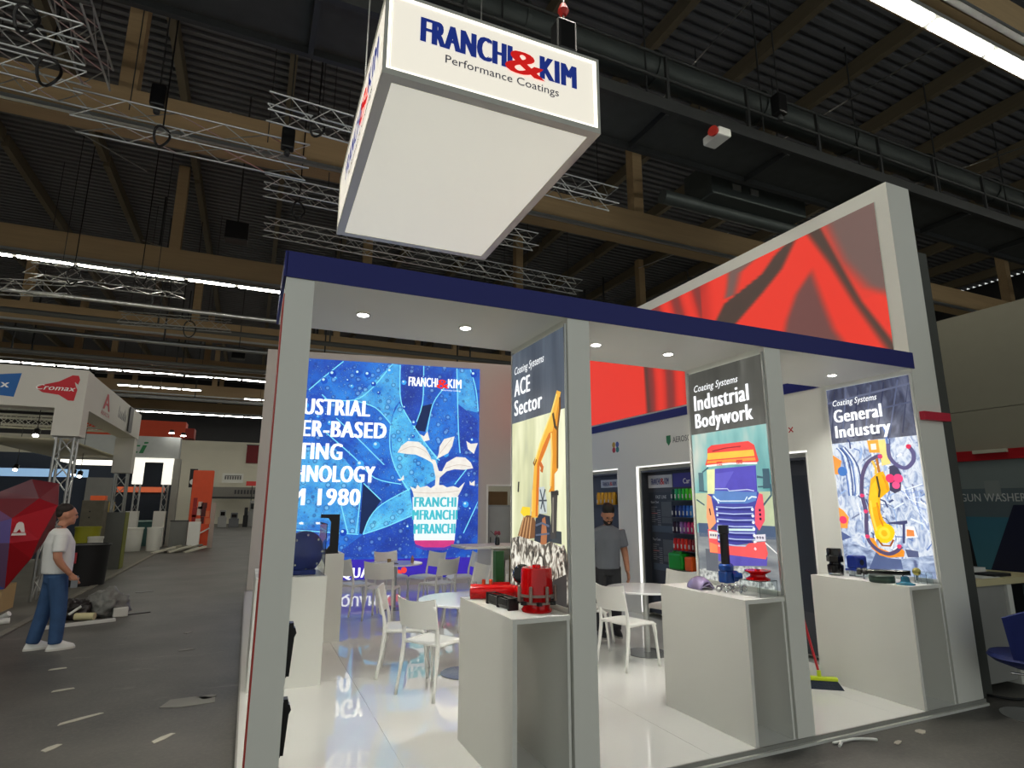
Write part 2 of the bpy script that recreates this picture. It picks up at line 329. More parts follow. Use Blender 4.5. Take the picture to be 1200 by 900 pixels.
ROBOT = {'dark': [(-0.016,2.418),(0.889,2.406)],'up': [(0.41,2.409),(0.527,2.408),(0.529,2.274),(0.421,2.283)],'diag': [(0.527,2.403),(0.594,2.403),(0.623,2.158),(0.535,2.143)],'arm': [(0.403,2.016),(0.484,2.076),(0.537,2.086),(0.574,1.975),(0.582,1.897),(0.474,1.82),(0.456,1.683),(0.48,1.604),(0.58,1.493),(0.486,1.383),(0.381,1.436),(0.361,1.572),(0.342,1.71),(0.354,1.821)],'elbow': [(0.577,1.483),(0.565,1.447),(0.54,1.416),(0.505,1.394),(0.466,1.384),(0.429,1.389),(0.398,1.408),(0.38,1.438),(0.377,1.474),(0.39,1.511),(0.416,1.543),(0.451,1.565),(0.491,1.574),(0.528,1.568),(0.557,1.548),(0.574,1.519)],'base': [(0.285,1.431),(0.324,1.325),(0.399,1.263),(0.498,1.247),(0.637,1.267),(0.649,1.319),(0.61,1.353),(0.505,1.299),(0.389,1.339),(0.358,1.425)],'hose1': [(0.547,2.24),(0.495,2.238),(0.392,2.185),(0.324,2.076),(0.294,1.944),(0.289,1.842),(0.309,1.701),(0.31,1.67),(0.292,1.441),(0.367,1.328),(0.483,1.283),(0.576,1.314),(0.626,1.364)],'hose2': [(0.624,2.358),(0.622,2.229),(0.686,2.141),(0.768,2.108),(0.843,2.165),(0.857,2.241),(0.828,2.306)],'slate': [(0.362,1.289),(0.477,1.24),(0.605,1.241),(0.612,1.15),(0.266,1.116)],'or1': [(-0.008,2.286),(0.094,2.219),(0.045,2.078),(-0.021,2.081)],'or2': [(-0.016,1.728),(0.051,1.698),(0.105,1.626),(0.074,1.512),(-0.021,1.514)],'dk': [(0.61,2.136),(0.676,2.142),(0.713,2.057),(0.692,1.895),(0.629,1.867),(0.584,1.897)],'dots': [(0.604,2.014),(0.683,2.011),(0.655,1.946),(0.096,2.108),(0.044,1.599),(0.531,2.236),(0.824,2.311)],'blk': [(-0.017,1.478),(0.108,1.422),(-0.017,1.385)],'cars': [(0.656,1.338),(0.776,1.328),(0.777,1.273),(0.675,1.265)],'frame': [(0.533,1.586),(0.711,1.61),(0.712,1.582),(0.687,1.572),(0.663,1.394),(0.644,1.393),(0.667,1.567),(0.541,1.572)],'or3': [(0.7,1.526),(0.765,1.519),(0.766,1.464),(0.691,1.46)],'white': [(0.694,1.553),(0.77,1.556),(0.793,1.456),(0.679,1.441)]}
RED = {'c1': [(4.85,4.89),(4.96,4.84),(5.17,4.68),(5.49,4.59),(5.85,4.5),(6.05,4.29)],'c2': [(4.65,4.9),(4.87,4.63),(5.19,4.43),(5.71,4.14)],'c3': [(4.47,4.48),(4.74,4.25),(4.91,3.97),(4.97,3.81)],'c4': [(4.42,4.46),(4.32,4.05),(4.22,3.68),(4.08,3.43)],'c5': [(4.44,4.88),(4.21,4.43),(3.99,3.91),(3.7,3.31)],'c6': [(4.29,4.92),(4.12,4.45),(3.91,3.89),(3.65,3.4)],'c7': [(4.22,4.9),(4.07,4.41),(3.84,4.03),(3.64,3.89)],'c0': [(5.76,4.89),(5.81,4.68),(5.87,4.53),(6.05,4.31)],'cm': [(6.28,4.88),(6.4,4.66),(6.62,4.51)],'ct': [(5.49,4.6),(5.39,4.83),(5.3,4.86)]}
RED2 = [(7.71,3.99),(7.68,3.22),(6.69,3.69),(6.71,3.21),(7.32,3.88),(7.2,3.22)]

# ================================================================== THE HALL
X0, X1, Y0, Y1, ZR = -26., 34., -9., 60., 13.
# floor: dark worn carpet / asphalt with scuffs
def floor_mat():
    m = bpy.data.materials.new('worn_dark_floor'); m.use_nodes = True; nt = m.node_tree; L = nt.links; b = nt.nodes['Principled BSDF']
    tc = nt.nodes.new('ShaderNodeTexCoord')
    def nz(sc, st, det=6, ro=.6):
        mp = nt.nodes.new('ShaderNodeMapping'); mp.inputs['Scale'].default_value = st; L.new(tc.outputs['Object'], mp.inputs[0])
        n = nt.nodes.new('ShaderNodeTexNoise'); n.inputs['Scale'].default_value = sc; n.inputs['Detail'].default_value = det; n.inputs['Roughness'].default_value = ro
        L.new(mp.outputs[0], n.inputs['Vector']); return n.outputs['Fac']
    def rp(src, a, b_, c0, c1):
        r = nt.nodes.new('ShaderNodeValToRGB'); e = r.color_ramp.elements; e[0].position = a; e[1].position = b_; e[0].color = (*c0, 1); e[1].color = (*c1, 1); L.new(src, r.inputs[0]); return r.outputs[0]
    base = rp(nz(.8, (1, 1, 1)), .3, .75, lin((60, 59, 56)), lin((98, 96, 90)))
    scuff = rp(nz(1.7, (.5, 2.2, 1), 8, .75), .6, .78, (0, 0, 0), (1, 1, 1))
    fine = rp(nz(30, (1, 1, 1), 3), .45, .8, (0, 0, 0), (1, 1, 1))
    def mix(f, a, c, k):
        mx = nt.nodes.new('ShaderNodeMix'); mx.data_type = 'RGBA'
        mu = nt.nodes.new('ShaderNodeMath'); mu.operation = 'MULTIPLY'; mu.inputs[1].default_value = k; L.new(f, mu.inputs[0])
        L.new(mu.outputs[0], mx.inputs[0]); L.new(a, mx.inputs[6]); mx.inputs[7].default_value = (*lin(c), 1); return mx.outputs[2]
    c = mix(scuff, base, (158, 154, 144), .6); c = mix(fine, c, (130, 126, 116), .25)
    L.new(c, b.inputs['Base Color']); b.inputs['Roughness'].default_value = .5
    bp = nt.nodes.new('ShaderNodeBump'); bp.inputs['Strength'].default_value = .25; bp.inputs['Distance'].default_value = .004
    L.new(nz(60, (1, 1, 1), 2), bp.inputs['Height']); L.new(bp.outputs[0], b.inputs['Normal'])
    return m
FLOORM = floor_mat()
fl = MB().box(X0, X1, Y0, Y1+.2, -.2, 0).build('floor', FLOORM); struct(fl, 'dark worn hall floor with pale scuffs and scratches', 'floor')
WALLM = M('hall_wall_paint', (196, 192, 172), .8, var=.06, scale=.8)
DARKWALL = M('dark_cladding', (44, 44, 44), .7, var=.15, scale=2)
wb = MB().box(X0, X1, Y1, Y1+.2, 0, 7.4).build('wall_back', WALLM); struct(wb, 'pale grey far wall of the hall', 'wall')
o = MB().box(X0, X1, Y1, Y1+.2, 7.4, ZR).build('cladding', DARKWALL, wb)
wl = MB().box(X0-.2, X0, Y0, Y1, 0, ZR).build('wall_left', DARKWALL); struct(wl, 'dark side wall of the hall beyond the aisle', 'wall')
wr = MB().box(X1, X1+.2, Y0, Y1, 0, ZR).build('wall_right', DARKWALL); struct(wr, 'dark side wall of the hall beyond the stands', 'wall')

# ceiling: corrugated dark deck, ribs along X
mb = MB(); P_ = .28; y = Y0; vs = []; prof = []
while y < Y1: prof += [(y, ZR), (y+P_*.45, ZR), (y+P_*.55, ZR+.09), (y+P_*.95, ZR+.09)]; y += P_
for (yy, zz) in prof: vs += [(X0, yy, zz), (X1, yy, zz)]
mb.add(vs, [(2*i, 2*i+1, 2*i+3, 2*i+2) for i in range(len(prof)-1)])
DECK = M('corrugated_deck', (108, 109, 112), .6, .2, var=.12, scale=.7)
ceil = mb.build('ceiling', DECK, recalc=False); struct(ceil, 'dark corrugated hall ceiling carried on timber beams', 'ceiling')
WOOD = M('glulam', (172, 146, 108), .65, var=.16, scale=2.5, stretch=(.35, 6, 6))
WOOD2 = M('joist_wood', (108, 98, 78), .7, var=.14, scale=2.5, stretch=(6, .35, 6))
GIRD = (-3.95, 4.35, 12.75, 21.0, 29.3, 37.5, 45.8, 54.0)
for gy in GIRD:
    MB().box(X0, X1, gy-.22, gy+.22, 9.1, 9.95).build('girder', WOOD, ceil)
    MB().box(X0, X1, gy-.34, gy-.24, 9.1, 9.18).build('service_rail', ALU, ceil)
    x = -2.95-6.25*3
    while x < X1-.5:
        MB().box(x-.16, x+.16, gy-.16, gy+.16, 9.95, ZR-.02).build('hanger_post', WOOD, ceil); x += 6.25
x = .1-2.65*9
while x < X1-.3:
    for a, b_ in zip(GIRD, GIRD[1:]):
        MB().box(x-.09, x+.09, a+.14, b_-.14, ZR-.42, ZR-.02).build('joist', WOOD2, ceil)
    x += 2.65
# thin cross wires under the deck
for k, (xa, gy) in enumerate(((-1.1, 12.9), (-6.4, 12.9), (7., 4.5), (11.2, 4.5), (13.2, 12.9), (4.6, 12.9), (-3.9, 21.1), (1.5, 21.1), (9.2, 21.1), (17.0, 4.5))):
    MB().tube([(xa, gy, 10.2), (xa+2.4, gy+7.9, 12.5)], .018, 6).build('tie_rod', ALU, ceil)

# fluorescent rows, one thing per row
TUBE = M('fluorescent_tube', (255, 250, 235), .5, emit=TUBE_STRENGTH, ecol=(255, 250, 236), var=0)
TUBE2 = M('fluorescent_tube_far', (255, 252, 240), .5, emit=TUBE_STRENGTH*.7, ecol=(255, 252, 244), var=0)
def light_row(y, z, xa, xb, seg, wid, label, mat=TUBE):
    t = thing('fluorescent_light_row', label, 'ceiling light', ((xa+xb)/2, y, z))
    MB().box(xa, xb, y-wid*.7, y+wid*.7, z+.035, z+.12).build('housing', GREY, t)
    x = xa
    while x+seg <= xb+.01:
        MB().box(x+.07, x+seg-.07, y-wid/2, y+wid/2, z, z+.035).build('tube', mat, t); x += seg
    near = min(abs(y-g) for g in GIRD) < .45
    for x in (xa+1, (xa+xb)/2, xb-1):
        MB().tube([(x, y, z+.12), (x, y, 9.12 if near else ZR)], .012, 6).build('suspension_wire', DKSTEEL, t)
    return t
light_row(4.35, 8.94, -19.6, 31.4, 1.5, .17, 'bright twin tube strip light at the upper right above the stand')
light_row(20.8, 8.94, -22.0, 30.5, 1.5, .13, 'bright strip light row under the second timber beam, nearest on the left')
light_row(37.4, 8.94, -22.0, 30.5, 1.5, .16, 'thin distant strip light row above the white corner sign', TUBE2)
light_row(53.8, 8.94, -22.0, 30.5, 1.5, .2, 'farthest strip light row just above the far wall', TUBE2)
light_row(39.6, 8.5, -7.6, -3.2, 1.1, .1, 'short strip light right of the white corner sign', TUBE2)
light_row(41.0, 8.4, -.9, 9.0, 1.1, .1, 'short distant strip light left of the blue band', TUBE2)

# catwalk with ducts over the stand
cw = thing('service_catwalk', 'long dark service catwalk with handrails under the ceiling', 'catwalk', (4, 8.4, 9))
GRATE = M('dark_grating', (66, 69, 68), .7, .2, var=.25, scale=4)
MB().box(X0, X1, 7.6, 8.75, 8.98, 9.04).build('deck', GRATE, cw)
for yy in (7.55, 8.8):
    MB().box(X0, X1, yy-.05, yy+.05, 8.86, 9.1).build('edge_beam', DKSTEEL, cw)
    for zz in (9.55, 10.05): MB().tube([(X0, yy, zz), (X1, yy, zz)], .03, 8).build('handrail', DKSTEEL, cw)
    x = X0+.5
    while x < X1: MB().box(x-.03, x+.03, yy-.03, yy+.03, 9.1, 10.05).build('rail_post', DKSTEEL, cw); x += 2.0
x = X0+1.5
while x < X1:
    MB().box(x-.04, x+.04, 7.6, 8.75, 8.84, 8.97).build('cross_beam', DKSTEEL, cw)
    MB().tube([(x, 8.15, 9.04), (x, 8.15, ZR)], .02, 6).build('hanger', DKSTEEL, cw); x += 3.1
DUCT = M('galvanised_duct', (74, 80, 78), .5, .5, var=.2, scale=1.5)
dt = thing('ventilation_duct', 'long round grey ventilation duct above the catwalk', 'duct', (4, 8.6, 10.5))
x = X0
while x < X1-2.5:
    MB().tube([(x, 8.6, 10.75), (x+2.96, 8.6, 10.75)], .34, 20).build('duct_section', DUCT, dt, smooth=40)
    MB().lathe([(.38, -.04), (.38, .04)], (x+3.0, 8.6, 10.75), 20, (1, 0, 0)).build('flange', DUCT, dt); x += 3.0
for k, (xa, lab) in enumerate(((10.6, 'box shaped air handling unit below the catwalk above the red graphic wall'),)):
    t = thing('air_unit', lab, 'air unit', (xa, 9.6, 8.9))
    MB().box(xa-1.5, xa+1.5, 9.25, 10.2, 8.75, 9.6).build('casing', DUCT, t, bevel=.03)
    MB().tube([(xa-2.5, 9.8, 8.7), (xa+6.0, 9.8, 8.7)], .16, 14).build('pipe', DUCT, t, smooth=40)
    for q in (-1.3, 1.3): MB().tube([(xa+q, 9.7, 9.6), (xa+q, 9.7, ZR)], .015, 6).build('hanger', DKSTEEL, t)
    for q in range(2): MB().box(xa-.9+q*.55, xa-.65+q*.55, 9.22, 9.25, 8.95, 9.1).build('vent_slot', ALU, t)
# straight service pipes along the girders far away
for k, (yy, zz, r, lab) in enumerate(((23.5, 8.7, .08, 'pale pipe along the ceiling behind the nearest left strip light'), (25.3, 8.5, .1, 'thick grey pipe along the ceiling above the corner sign'), (27.2, 8.3, .09, 'second grey pipe along the ceiling above the corner sign'), (31.8, 8.4, .1, 'distant grey pipe along the ceiling at the left'), (34.2, 8.85, .1, 'distant pale pipe behind the timber beam at the left'), (42.5, 8.4, .12, 'farthest dim pipe along the ceiling at the left'))):
    t = thing('ceiling_pipe', lab, 'pipe', (0, yy, zz))
    MB().tube([(X0, yy, zz), (X1, yy, zz)], r, 10).build('pipe', ALU if k % 2 == 0 else GREY, t, smooth=40)
    for q in range(9):
        xx = X0+3+q*6.4; MB().box(xx-.03, xx+.03, yy-.03, yy+.03, zz+r*.9, ZR).build('hanger', DKSTEEL, t)

# aluminium box trusses
def truss(a, b, sz, label, up=(0, 0, 1), step=None, r=.018):
    a, b = Vector(a), Vector(b); d = (b-a); L = d.length; d.normalize(); up = Vector(up); sd = d.cross(up).normalized(); up = sd.cross(d)
    t = thing('lighting_truss', label, 'truss', tuple((a+b)/2))
    cs = [sd*(sx*sz/2)+up*(sy*sz/2) for sx, sy in ((-1, -1), (1, -1), (1, 1), (-1, 1))]
    for c in cs: MB().tube([a+c, b+c], r, 8).build('chord', ALU, t, smooth=40)
    n = max(2, int(L/(step or sz))); br = MB()
    for i in range(n):
        p = a+d*(L*i/n); q = a+d*(L*(i+1)/n)
        for k in range(4):
            c0, c1 = cs[k], cs[(k+1) % 4]
            br.tube([p+c0, q+c1] if i % 2 == 0 else [p+c1, q+c0], r*.55, 5)
    br.build('bracing', ALU, t)
    if a.z > 7:
        for q in (.2, .8):
            p = a.lerp(b, q); MB().tube([(p.x, p.y, p.z+sz/2), (p.x, p.y, ZR)], .01, 5).build('hanger', DKSTEEL, t)
    return t
truss((-9, 9.3, 8.5), (-2.84, 9.5, 8.5), .4, 'silver truss at the upper left corner, upper of two parallel')
truss((-9, 10.2, 8.4), (-3.0, 10.5, 8.4), .4, 'silver truss at the upper left corner, lower of two parallel')
truss((-3.0, 8.95, 8.95), (-3.0, 10.9, 8.95), .4, 'wide silver truss crossing above two others at the upper left')
truss((-3.3, 11.1, 8.35), (.5, 11.3, 8.45), .5, 'long flat ladder truss in front of the big timber beam', step=.7)
truss((-.28, 9.85, 8.5), (4.2, 10.1, 8.5), .34, 'silver truss end beside the hanging sign, uppermost of three')
truss((-.28, 12.55, 8.45), (6.3, 12.75, 8.5), .34, 'silver truss end beside the hanging sign, middle of three')
truss((-.24, 14.7, 8.5), (9.0, 15.1, 8.5), .36, 'silver truss end beside the hanging sign, lowest of three')
truss((5.0, 10.2, 8.6), (7.1, 10.3, 8.65), .38, 'short silver truss just right of the hanging sign')
truss((-6.4, 20.0, 8.4), (-2.4, 20.1, 8.4), .5, 'pale truss just below the nearest left strip light')
truss((-10, 23.4, 8.55), (-5.8, 22.0, 8.5), .4, 'oblique short truss at the left edge below the strip light')
truss((-4.9, 24.4, 8.4), (-1.2, 24.2, 8.5), .4, 'dim truss with cable trays left of the blue band')
truss((-7.4, 33.2, 8.2), (-1.6, 32.6, 8.3), .45, 'thin far truss above the corner sign')
truss((6.4, 17.0, 8.5), (10.5, 17.0, 8.5), .4, 'dim truss behind the blue band left of the red graphic')
# hanging coils, hoists and speakers
def coil(x, y, z, r, label, top=ZR):
    t = thing('hanging_cable_coil', label, 'cable', (x, y, z))
    pts = [(x+r*math.cos(a), y+.05*math.sin(2*a), z+1.6*r*math.sin(a)) for a in [2*PI*i/20 for i in range(41)]]
    MB().tube(pts, .022, 6).build('coil', BLACK, t)
    MB().tube([(x, y, z+1.6*r), (x+.02, y, top)], .014, 6).build('cable', BLACK, t)
coil(-3.45, 9.2, 8.45, .14, 'black cable coil hanging from the upper left truss')
coil(-3.4, 10.1, 8.3, .15, 'black cable coil hanging under the lower left truss')
coil(-1.95, 10.9, 8.1, .12, 'black cable coil hanging on the ladder truss')
coil(.55, 9.8, 8.3, .12, 'black cable coil on the truss beside the hanging sign')
coil(.45, 12.5, 8.0, .12, 'black cable coil on the middle truss beside the hanging sign')
coil(-3.6, 19.9, 8.5, .15, 'small black coil under the nearest left strip light')
coil(-2.6, 24.2, 8.2, .2, 'black coil on the dim truss left of the blue band')
coil(-5.3, 20.0, 8.3, .16, 'small black coil left on the pale truss below the strip light')
def motor(x, y, z, label, col=None):
    t = thing('chain_hoist', label, 'hoist', (x, y, z))
    MB().box(x-.12, x+.12, y-.1, y+.1, z, z+.42).build('motor_body', BLACK, t, bevel=.03)
    MB().tube([(x, y, z+.42), (x, y, ZR)], .014, 6).build('chain', DKSTEEL, t)
    MB().lathe([(.05, 0), (.06, .05), (.03, .12)], (x, y, z-.12), 10).build('hook', M('hoist_red', (190, 30, 20), .4) if col else DKSTEEL, t)
motor(8.6, 6.9, 9.0, 'black hoist hanging right of the hanging sign near the catwalk')
motor(-2.1, 11.0, 8.7, 'small black hoist on the ladder truss at the left')
motor(.1, 10.9, 8.4, 'small black hoist on the right end of the ladder truss')
t = thing('floodlight', 'small white floodlight with red rim under the catwalk', 'lamp', (7.6, 7.6, 8.6))
MB().box(7.45, 7.75, 7.3, 7.75, 8.55, 8.72).build('lamp_body', WHITE_P, t, bevel=.03)
MB().lathe([(.09, 0), (.1, .06)], (7.42, 7.4, 8.63), 14, (-1, -.3, 0)).build('lens_ring', M('ring_red', (200, 60, 50), .4), t)
MB().box(7.58, 7.62, 7.52, 7.57, 8.72, 8.9).build('bracket', DKSTEEL, t)
for k, (xx, yy, zz, lab) in enumerate(((-.9, 16.2, 8.6, 'black loudspeaker hanging below the big timber beam at the left'), (-1.0, 28.5, 8.2, 'small dark loudspeaker hanging left of the blue band'))):
    t = thing('hanging_loudspeaker', lab, 'loudspeaker', (xx, yy, zz))
    MB().box(xx-.28, xx+.28, yy-.2, yy+.2, zz, zz+.5).build('cabinet', BLACK, t, bevel=.02)
    MB().box(xx-.02, xx+.02, yy-.02, yy+.02, zz+.5, ZR).build('hanger', DKSTEEL, t)

# ================================================================== THE WHITE STAND
ZP = .05           # platform top
YF = 3.5           # front line
XA0, XA1 = .09, .25; XB0, XB1 = 1.98, 2.16; XC0, XC1 = 3.88, 4.06; XD0, XD1 = 5.83, 6.20
ZC = 3.065; ZB = 3.225; ZT = 5.08
# glossy white floor, in panels
GLOSS = M('white_gloss_floor', (230, 231, 226), .009, var=.02, scale=1.2, ior=2.0)
pf = thing('stand_platform', 'low white platform with a glossy mirror-like floor under the stand', 'platform', (3.1, 8.4, 0))
MB().box(.07, 6.2, YF, 13.3, 0, ZP-.008).build('base', GREY, pf)
xs = [.07, 1.08, 2.08, 3.08, 4.08, 5.08, 5.83]; ys = [YF, 6.4, 9.4, 13.2]
for i in range(len(xs)-1):
    for j in range(3):
        MB().box(xs[i]+.0012, xs[i+1]-.0012, ys[j]+.0012, ys[j+1]-.0012, ZP-.008, ZP).build('floor_panel', GLOSS, pf)
MB().box(.06, 6.21, YF-.012, YF, .02, ZP).build('edge_trim', M('edge_grey', (140, 140, 134), .5), pf)
MB().box(.06, 6.21, YF-.035, YF-.012, 0, .02).build('edge_skirt', M('edge_white', (205, 205, 198), .5), pf)
MB().box(.058, .07, YF, 13.3, 0, ZP).build('edge_trim', M('edge_grey', (140, 140, 134), .5), pf)
# front post
t = thing('stand_post', 'slim white front post at the left corner of the stand', 'post', ((XA0+XA1)/2, 3.6, ZP))
MB().box(XA0, XA1, YF, 3.74, ZP, ZC).build('post_body', WHITE, t)
deco(MB().box(XA0-.006, XA0, YF+.01, 3.73, ZP, ZC-.1).build('side_strip', M('red_side', (190, 60, 50), .5), t), 'thin red strip on the left side of the post')
# canopy: blue fascia + soffit + downlights
t = canopy = thing('stand_canopy', 'white stand canopy with a dark blue front band and round downlights', 'canopy', (3.1, 4.0, ZC))
MB().box(XA0, XD0+.02, YF, 4.52, ZC, ZB-.01).build('soffit', WHITE, t)
MB().box(XA0-.004, XD0+.03, YF-.012, YF, ZC, ZB).build('fascia', BLUE, t)
MB().box(XA0-.016, XA0, YF-.012, 4.52, ZC, ZB).build('fascia', BLUE, t)
LENS = M('downlight_lens', (255, 250, 240), .4, emit=30, ecol=(255, 250, 240), var=0)
for lx in (.626, 1.39, 2.543, 3.291, 4.55, 5.378):
    d = MB().lathe([(.05, -.006), (.05, .004), (.04, .004)], (lx, 4.02, ZC-.002), 20).build('downlight', WHITE_P, t)
    MB().lathe([(.038, -.008), (.038, 0)], (lx, 4.02, ZC-.001), 20).build('lens', LENS, d)
    ld = bpy.data.lights.new('downlight_lamp', 'SPOT'); ld.energy = SPOT_W; ld.spot_size = math.radians(120); ld.spot_blend = .7; ld.shadow_soft_size = .05; ld.color = (1, .97, .9)
    lo = bpy.data.objects.new('downlight_lamp', ld); COL.objects.link(lo); lo.parent = d; lo.location = Vector((lx, 4.02, ZC-.03))-BASE[t.name]

# posters on the fins ------------------------------------------------
def poster_frame(t, xf, lab):
    """backlit panel on the left face of a wall; returns part, O, U, V (u runs toward the front)"""
    O = Vector((xf, 4.44, 0)); U = Vector((0, -1, 0)); V = Vector((0, 0, 1))
    p = MB().box(xf-.012, xf, 3.53, 4.44, 1.09, 3.01).build('lightbox_poster', PRINT((200, 205, 190)), t); deco(p, lab)
    return p, O+Vector((-.012, 0, 0)), U, V
W_, H0, H1, HD = .91, 1.09, 3.01, 2.412
def clip(pts): return [(min(max(u, .002), W_-.002), min(max(v, H0+.002), H1-.002)) for u, v in pts]
# fin walls
fins = []
for x0, x1, lab in ((XB0, XB1, 'white fin wall with the excavator poster, between the first two openings'), (XC0, XC1, 'white fin wall with the truck poster, between the second and third openings')):
    t = thing('fin_wall', lab, 'wall', ((x0+x1)/2, 4.0, ZP))
    MB().box(x0, x1, YF, 4.50, ZP, ZC).build('wall_body', WHITE, t)
    for a, b_ in (((4.44, 4.455)), ((3.515, 3.53))): MB().box(x0-.016, x0, a, b_, 1.06, 3.025).build('poster_frame', ALU, t)
    fins.append(t)
# --- excavator poster
p, O, U, V = poster_frame(fins[0], XB0, 'backlit excavator poster reading ACE Sector')
L = lambda nm, pts, c, l, k=1.0: poly(nm, clip(pts), c if not isinstance(c, tuple) else PRINT(c, k), p, O, U, V, l)
rect = lambda a, b_, c, d: [(a, b_), (c, b_), (c, d), (a, d)]
SKYACE = ramp_print('hazy_yellow_sky', 'noise', [(.25, (150, 158, 140)), (.45, (214, 216, 170)), (.62, (252, 252, 214)), (.8, (226, 226, 190))], 1.3, 1.0, (1, 2.6, .7))
L('sky_print', rect(0, H0, W_, HD), SKYACE, 1)
DKACE = ramp_print('slate_header', 'noise', [(.3, (52, 60, 74)), (.55, (76, 86, 100)), (.75, (96, 108, 120))], 2.0, 1.0, (1, 4, .3))
L('header_print', rect(0, HD, W_, H1), DKACE, 1)
L('boom_print', ACE['armR'], (214, 140, 40), 2); L('boom_print', ACE['boomL'], (236, 176, 66), 3); L('boom_print', ACE['shade'], (206, 112, 34), 4)
L('cabin_frame_print', ACE['frame'], (188, 196, 196), 2); L('cabin_print', ACE['cab'], (44, 52, 66), 3); L('stick_print', ACE['stick'], (66, 64, 62), 4)
L('tail_print', ACE['tail'], (60, 66, 70), 2); L('bucket_print', ACE['bucket'], (124, 84, 52), 3); L('rod_print', ACE['rod'], (170, 108, 70), 5); L('cover_print', ACE['yel'], (242, 206, 50), 3)
for q, c in ((stroke([(.80, 2.53), (.72, 2.41), (.53, 2.20), (.435, 2.06)], .014), (250, 214, 120)), (stroke([(.74, 2.40), (.77, 2.30), (.80, 2.28)], .022), (70, 56, 36)), (stroke([(.845, 2.5), (.845, 2.42), (.805, 2.28), (.795, 2.0)], .012), (110, 70, 26)), (stroke([(.71, 2.26), (.715, 2.10), (.69, 1.88)], .014), (246, 200, 110)), (stroke([(.52, 2.06), (.56, 2.02), (.545, 1.99)], .03), (190, 100, 40)), (stroke([(.42, 2.05), (.46, 2.09)], .03), (130, 84, 30)), (stroke([(.40, 1.86), (.385, 1.70)], .018), (250, 196, 96)), (stroke([(.70, 1.83), (.80, 1.83)], .03), (50, 48, 46)), (stroke([(.73, 1.80), (.72, 1.56)], .014), (130, 124, 112)), (stroke([(.45, 1.60), (.55, 1.62), (.66, 1.60)], .014), (90, 100, 120)), (stroke([(.45, 1.53), (.66, 1.55)], .012), (90, 100, 120)), (stroke([(.14, 1.93), (.13, 1.85)], .012), (60, 60, 56))): L('machine_detail_print', q, c, 6)
for a in range(4): L('bucket_tooth_print', stroke([(.15+.06*a, 1.50), (.235+.045*a, 1.655)], .016), (196, 150, 104), 4)
for a, b_ in (((.52, 1.86), (.60, 1.70)), ((.60, 1.86), (.53, 1.72)), ((.5, 1.78), (.62, 1.78))): L('cabin_bar_print', stroke([a, b_], .012), (70, 76, 84), 4)
RUB = ramp_print('rubble', 'voro', [(.0, (244, 240, 226)), (.3, (196, 186, 168)), (.5, (110, 102, 92)), (.75, (40, 38, 36))], 13, 1.0, (1, 1.4, 1))
RUB2 = ramp_print('rubble_noise', 'noise', [(.38, (36, 34, 32)), (.48, (120, 110, 96)), (.56, (226, 220, 204)), (.7, (250, 248, 236))], 11, 1.0, (1, 1.5, 1), 5, 1.5)
L('rubble_print', ACE['rubble'][:-2]+[(.91, H0), (0, H0)], RUB2, 6)
L('rubble_print', [(.45, H0), (.6, 1.17), (.75, 1.25), (.91, 1.30), (.91, H0)], PRINT((62, 60, 58)), 7)
wh = PRINT((246, 248, 250), 1.15)
text('lettering', 'Coating Systems', wh, p, O+U*.075+V*2.815, U, V, .54, .062, .014, .014, .25)
text('lettering', 'ACE', wh, p, O+U*.075+V*2.63, U, V, .29, .135, .014, .05)
text('lettering', 'Sector', wh, p, O+U*.075+V*2.468, U, V, .50, .125, .014, .05)
# --- truck poster
p, O, U, V = poster_frame(fins[1], XC0, 'backlit truck poster reading Industrial Bodywork')
SKYT = ramp_print('teal_sky', 'noise', [(.3, (70, 146, 150)), (.5, (128, 190, 186)), (.7, (206, 214, 200))], 1.7, 1.0, (1, 2.5, .8))
L('sky_print', rect(0, 1.50, W_, HD), SKYT, 1)
L('sky_print', rect(0, 1.58, W_, 1.86), PRINT((186, 196, 160)), 2)
DKT = ramp_print('charcoal_header', 'noise', [(.3, (46, 46, 42)), (.6, (78, 78, 72)), (.8, (110, 110, 104))], 1.6, 1.0, (1, 3, .4))
L('header_print', rect(0, HD, W_, H1), DKT, 1)
T_ = TRUCK
L('horizon_print', T_['horizon'], (74, 92, 120), 3); L('road_print', rect(0, H0, W_, 1.50), ramp_print('road', 'noise', [(.3, (104, 112, 118)), (.7, (160, 164, 164))], 3, 1.0, (1, 1, 4)), 3)
L('verge_print', [(0, H0), (0, 1.17), (.374, 1.235), (.729, 1.254), (.88, H0)], ramp_print('verge', 'noise', [(.35, (92, 98, 96)), (.65, (220, 222, 216))], 30, 1.0), 4)
L('road_line_print', stroke([(.80, 1.45), (.93, 1.375)], .01), (240, 240, 236), 5)
L('wheel_print', rect(.10, 1.17, .25, 1.36), (96, 100, 108), 5)
L('mirror_print', T_['mr'], (62, 90, 104), 4); L('mirror_print', T_['ml'], (84, 112, 120), 4); L('mirror_arm_print', T_['armr'], (62, 90, 104), 4)
for q in (stroke([(.12, 2.05), (.2, 2.09)], .012), stroke([(.06, 1.88), (.18, 1.87)], .01), stroke([(.02, 1.80), (.12, 1.75)], .012), stroke([(.80, 1.74), (.90, 1.83), (.9, 1.92)], .014), stroke([(.77, 1.90), (.83, 1.9)], .012)): L('mirror_arm_print', q, (62, 90, 104), 4)
L('low_print', T_['low'], (92, 84, 176), 6); L('grille_print', T_['grille'], (70, 72, 156), 5); L('bumper_print', T_['bumper'], (246, 92, 92), 8)
L('bumper_print', [(.17, 1.42), (.262, 1.40), (.262, 1.335), (.165, 1.335)], (250, 140, 90), 9)
L('hood_print', T_['hood'], (92, 130, 190), 6); L('pillar_print', T_['pillar'], (226, 228, 170), 6); L('windscreen_print', T_['screen'], (84, 76, 178), 7)
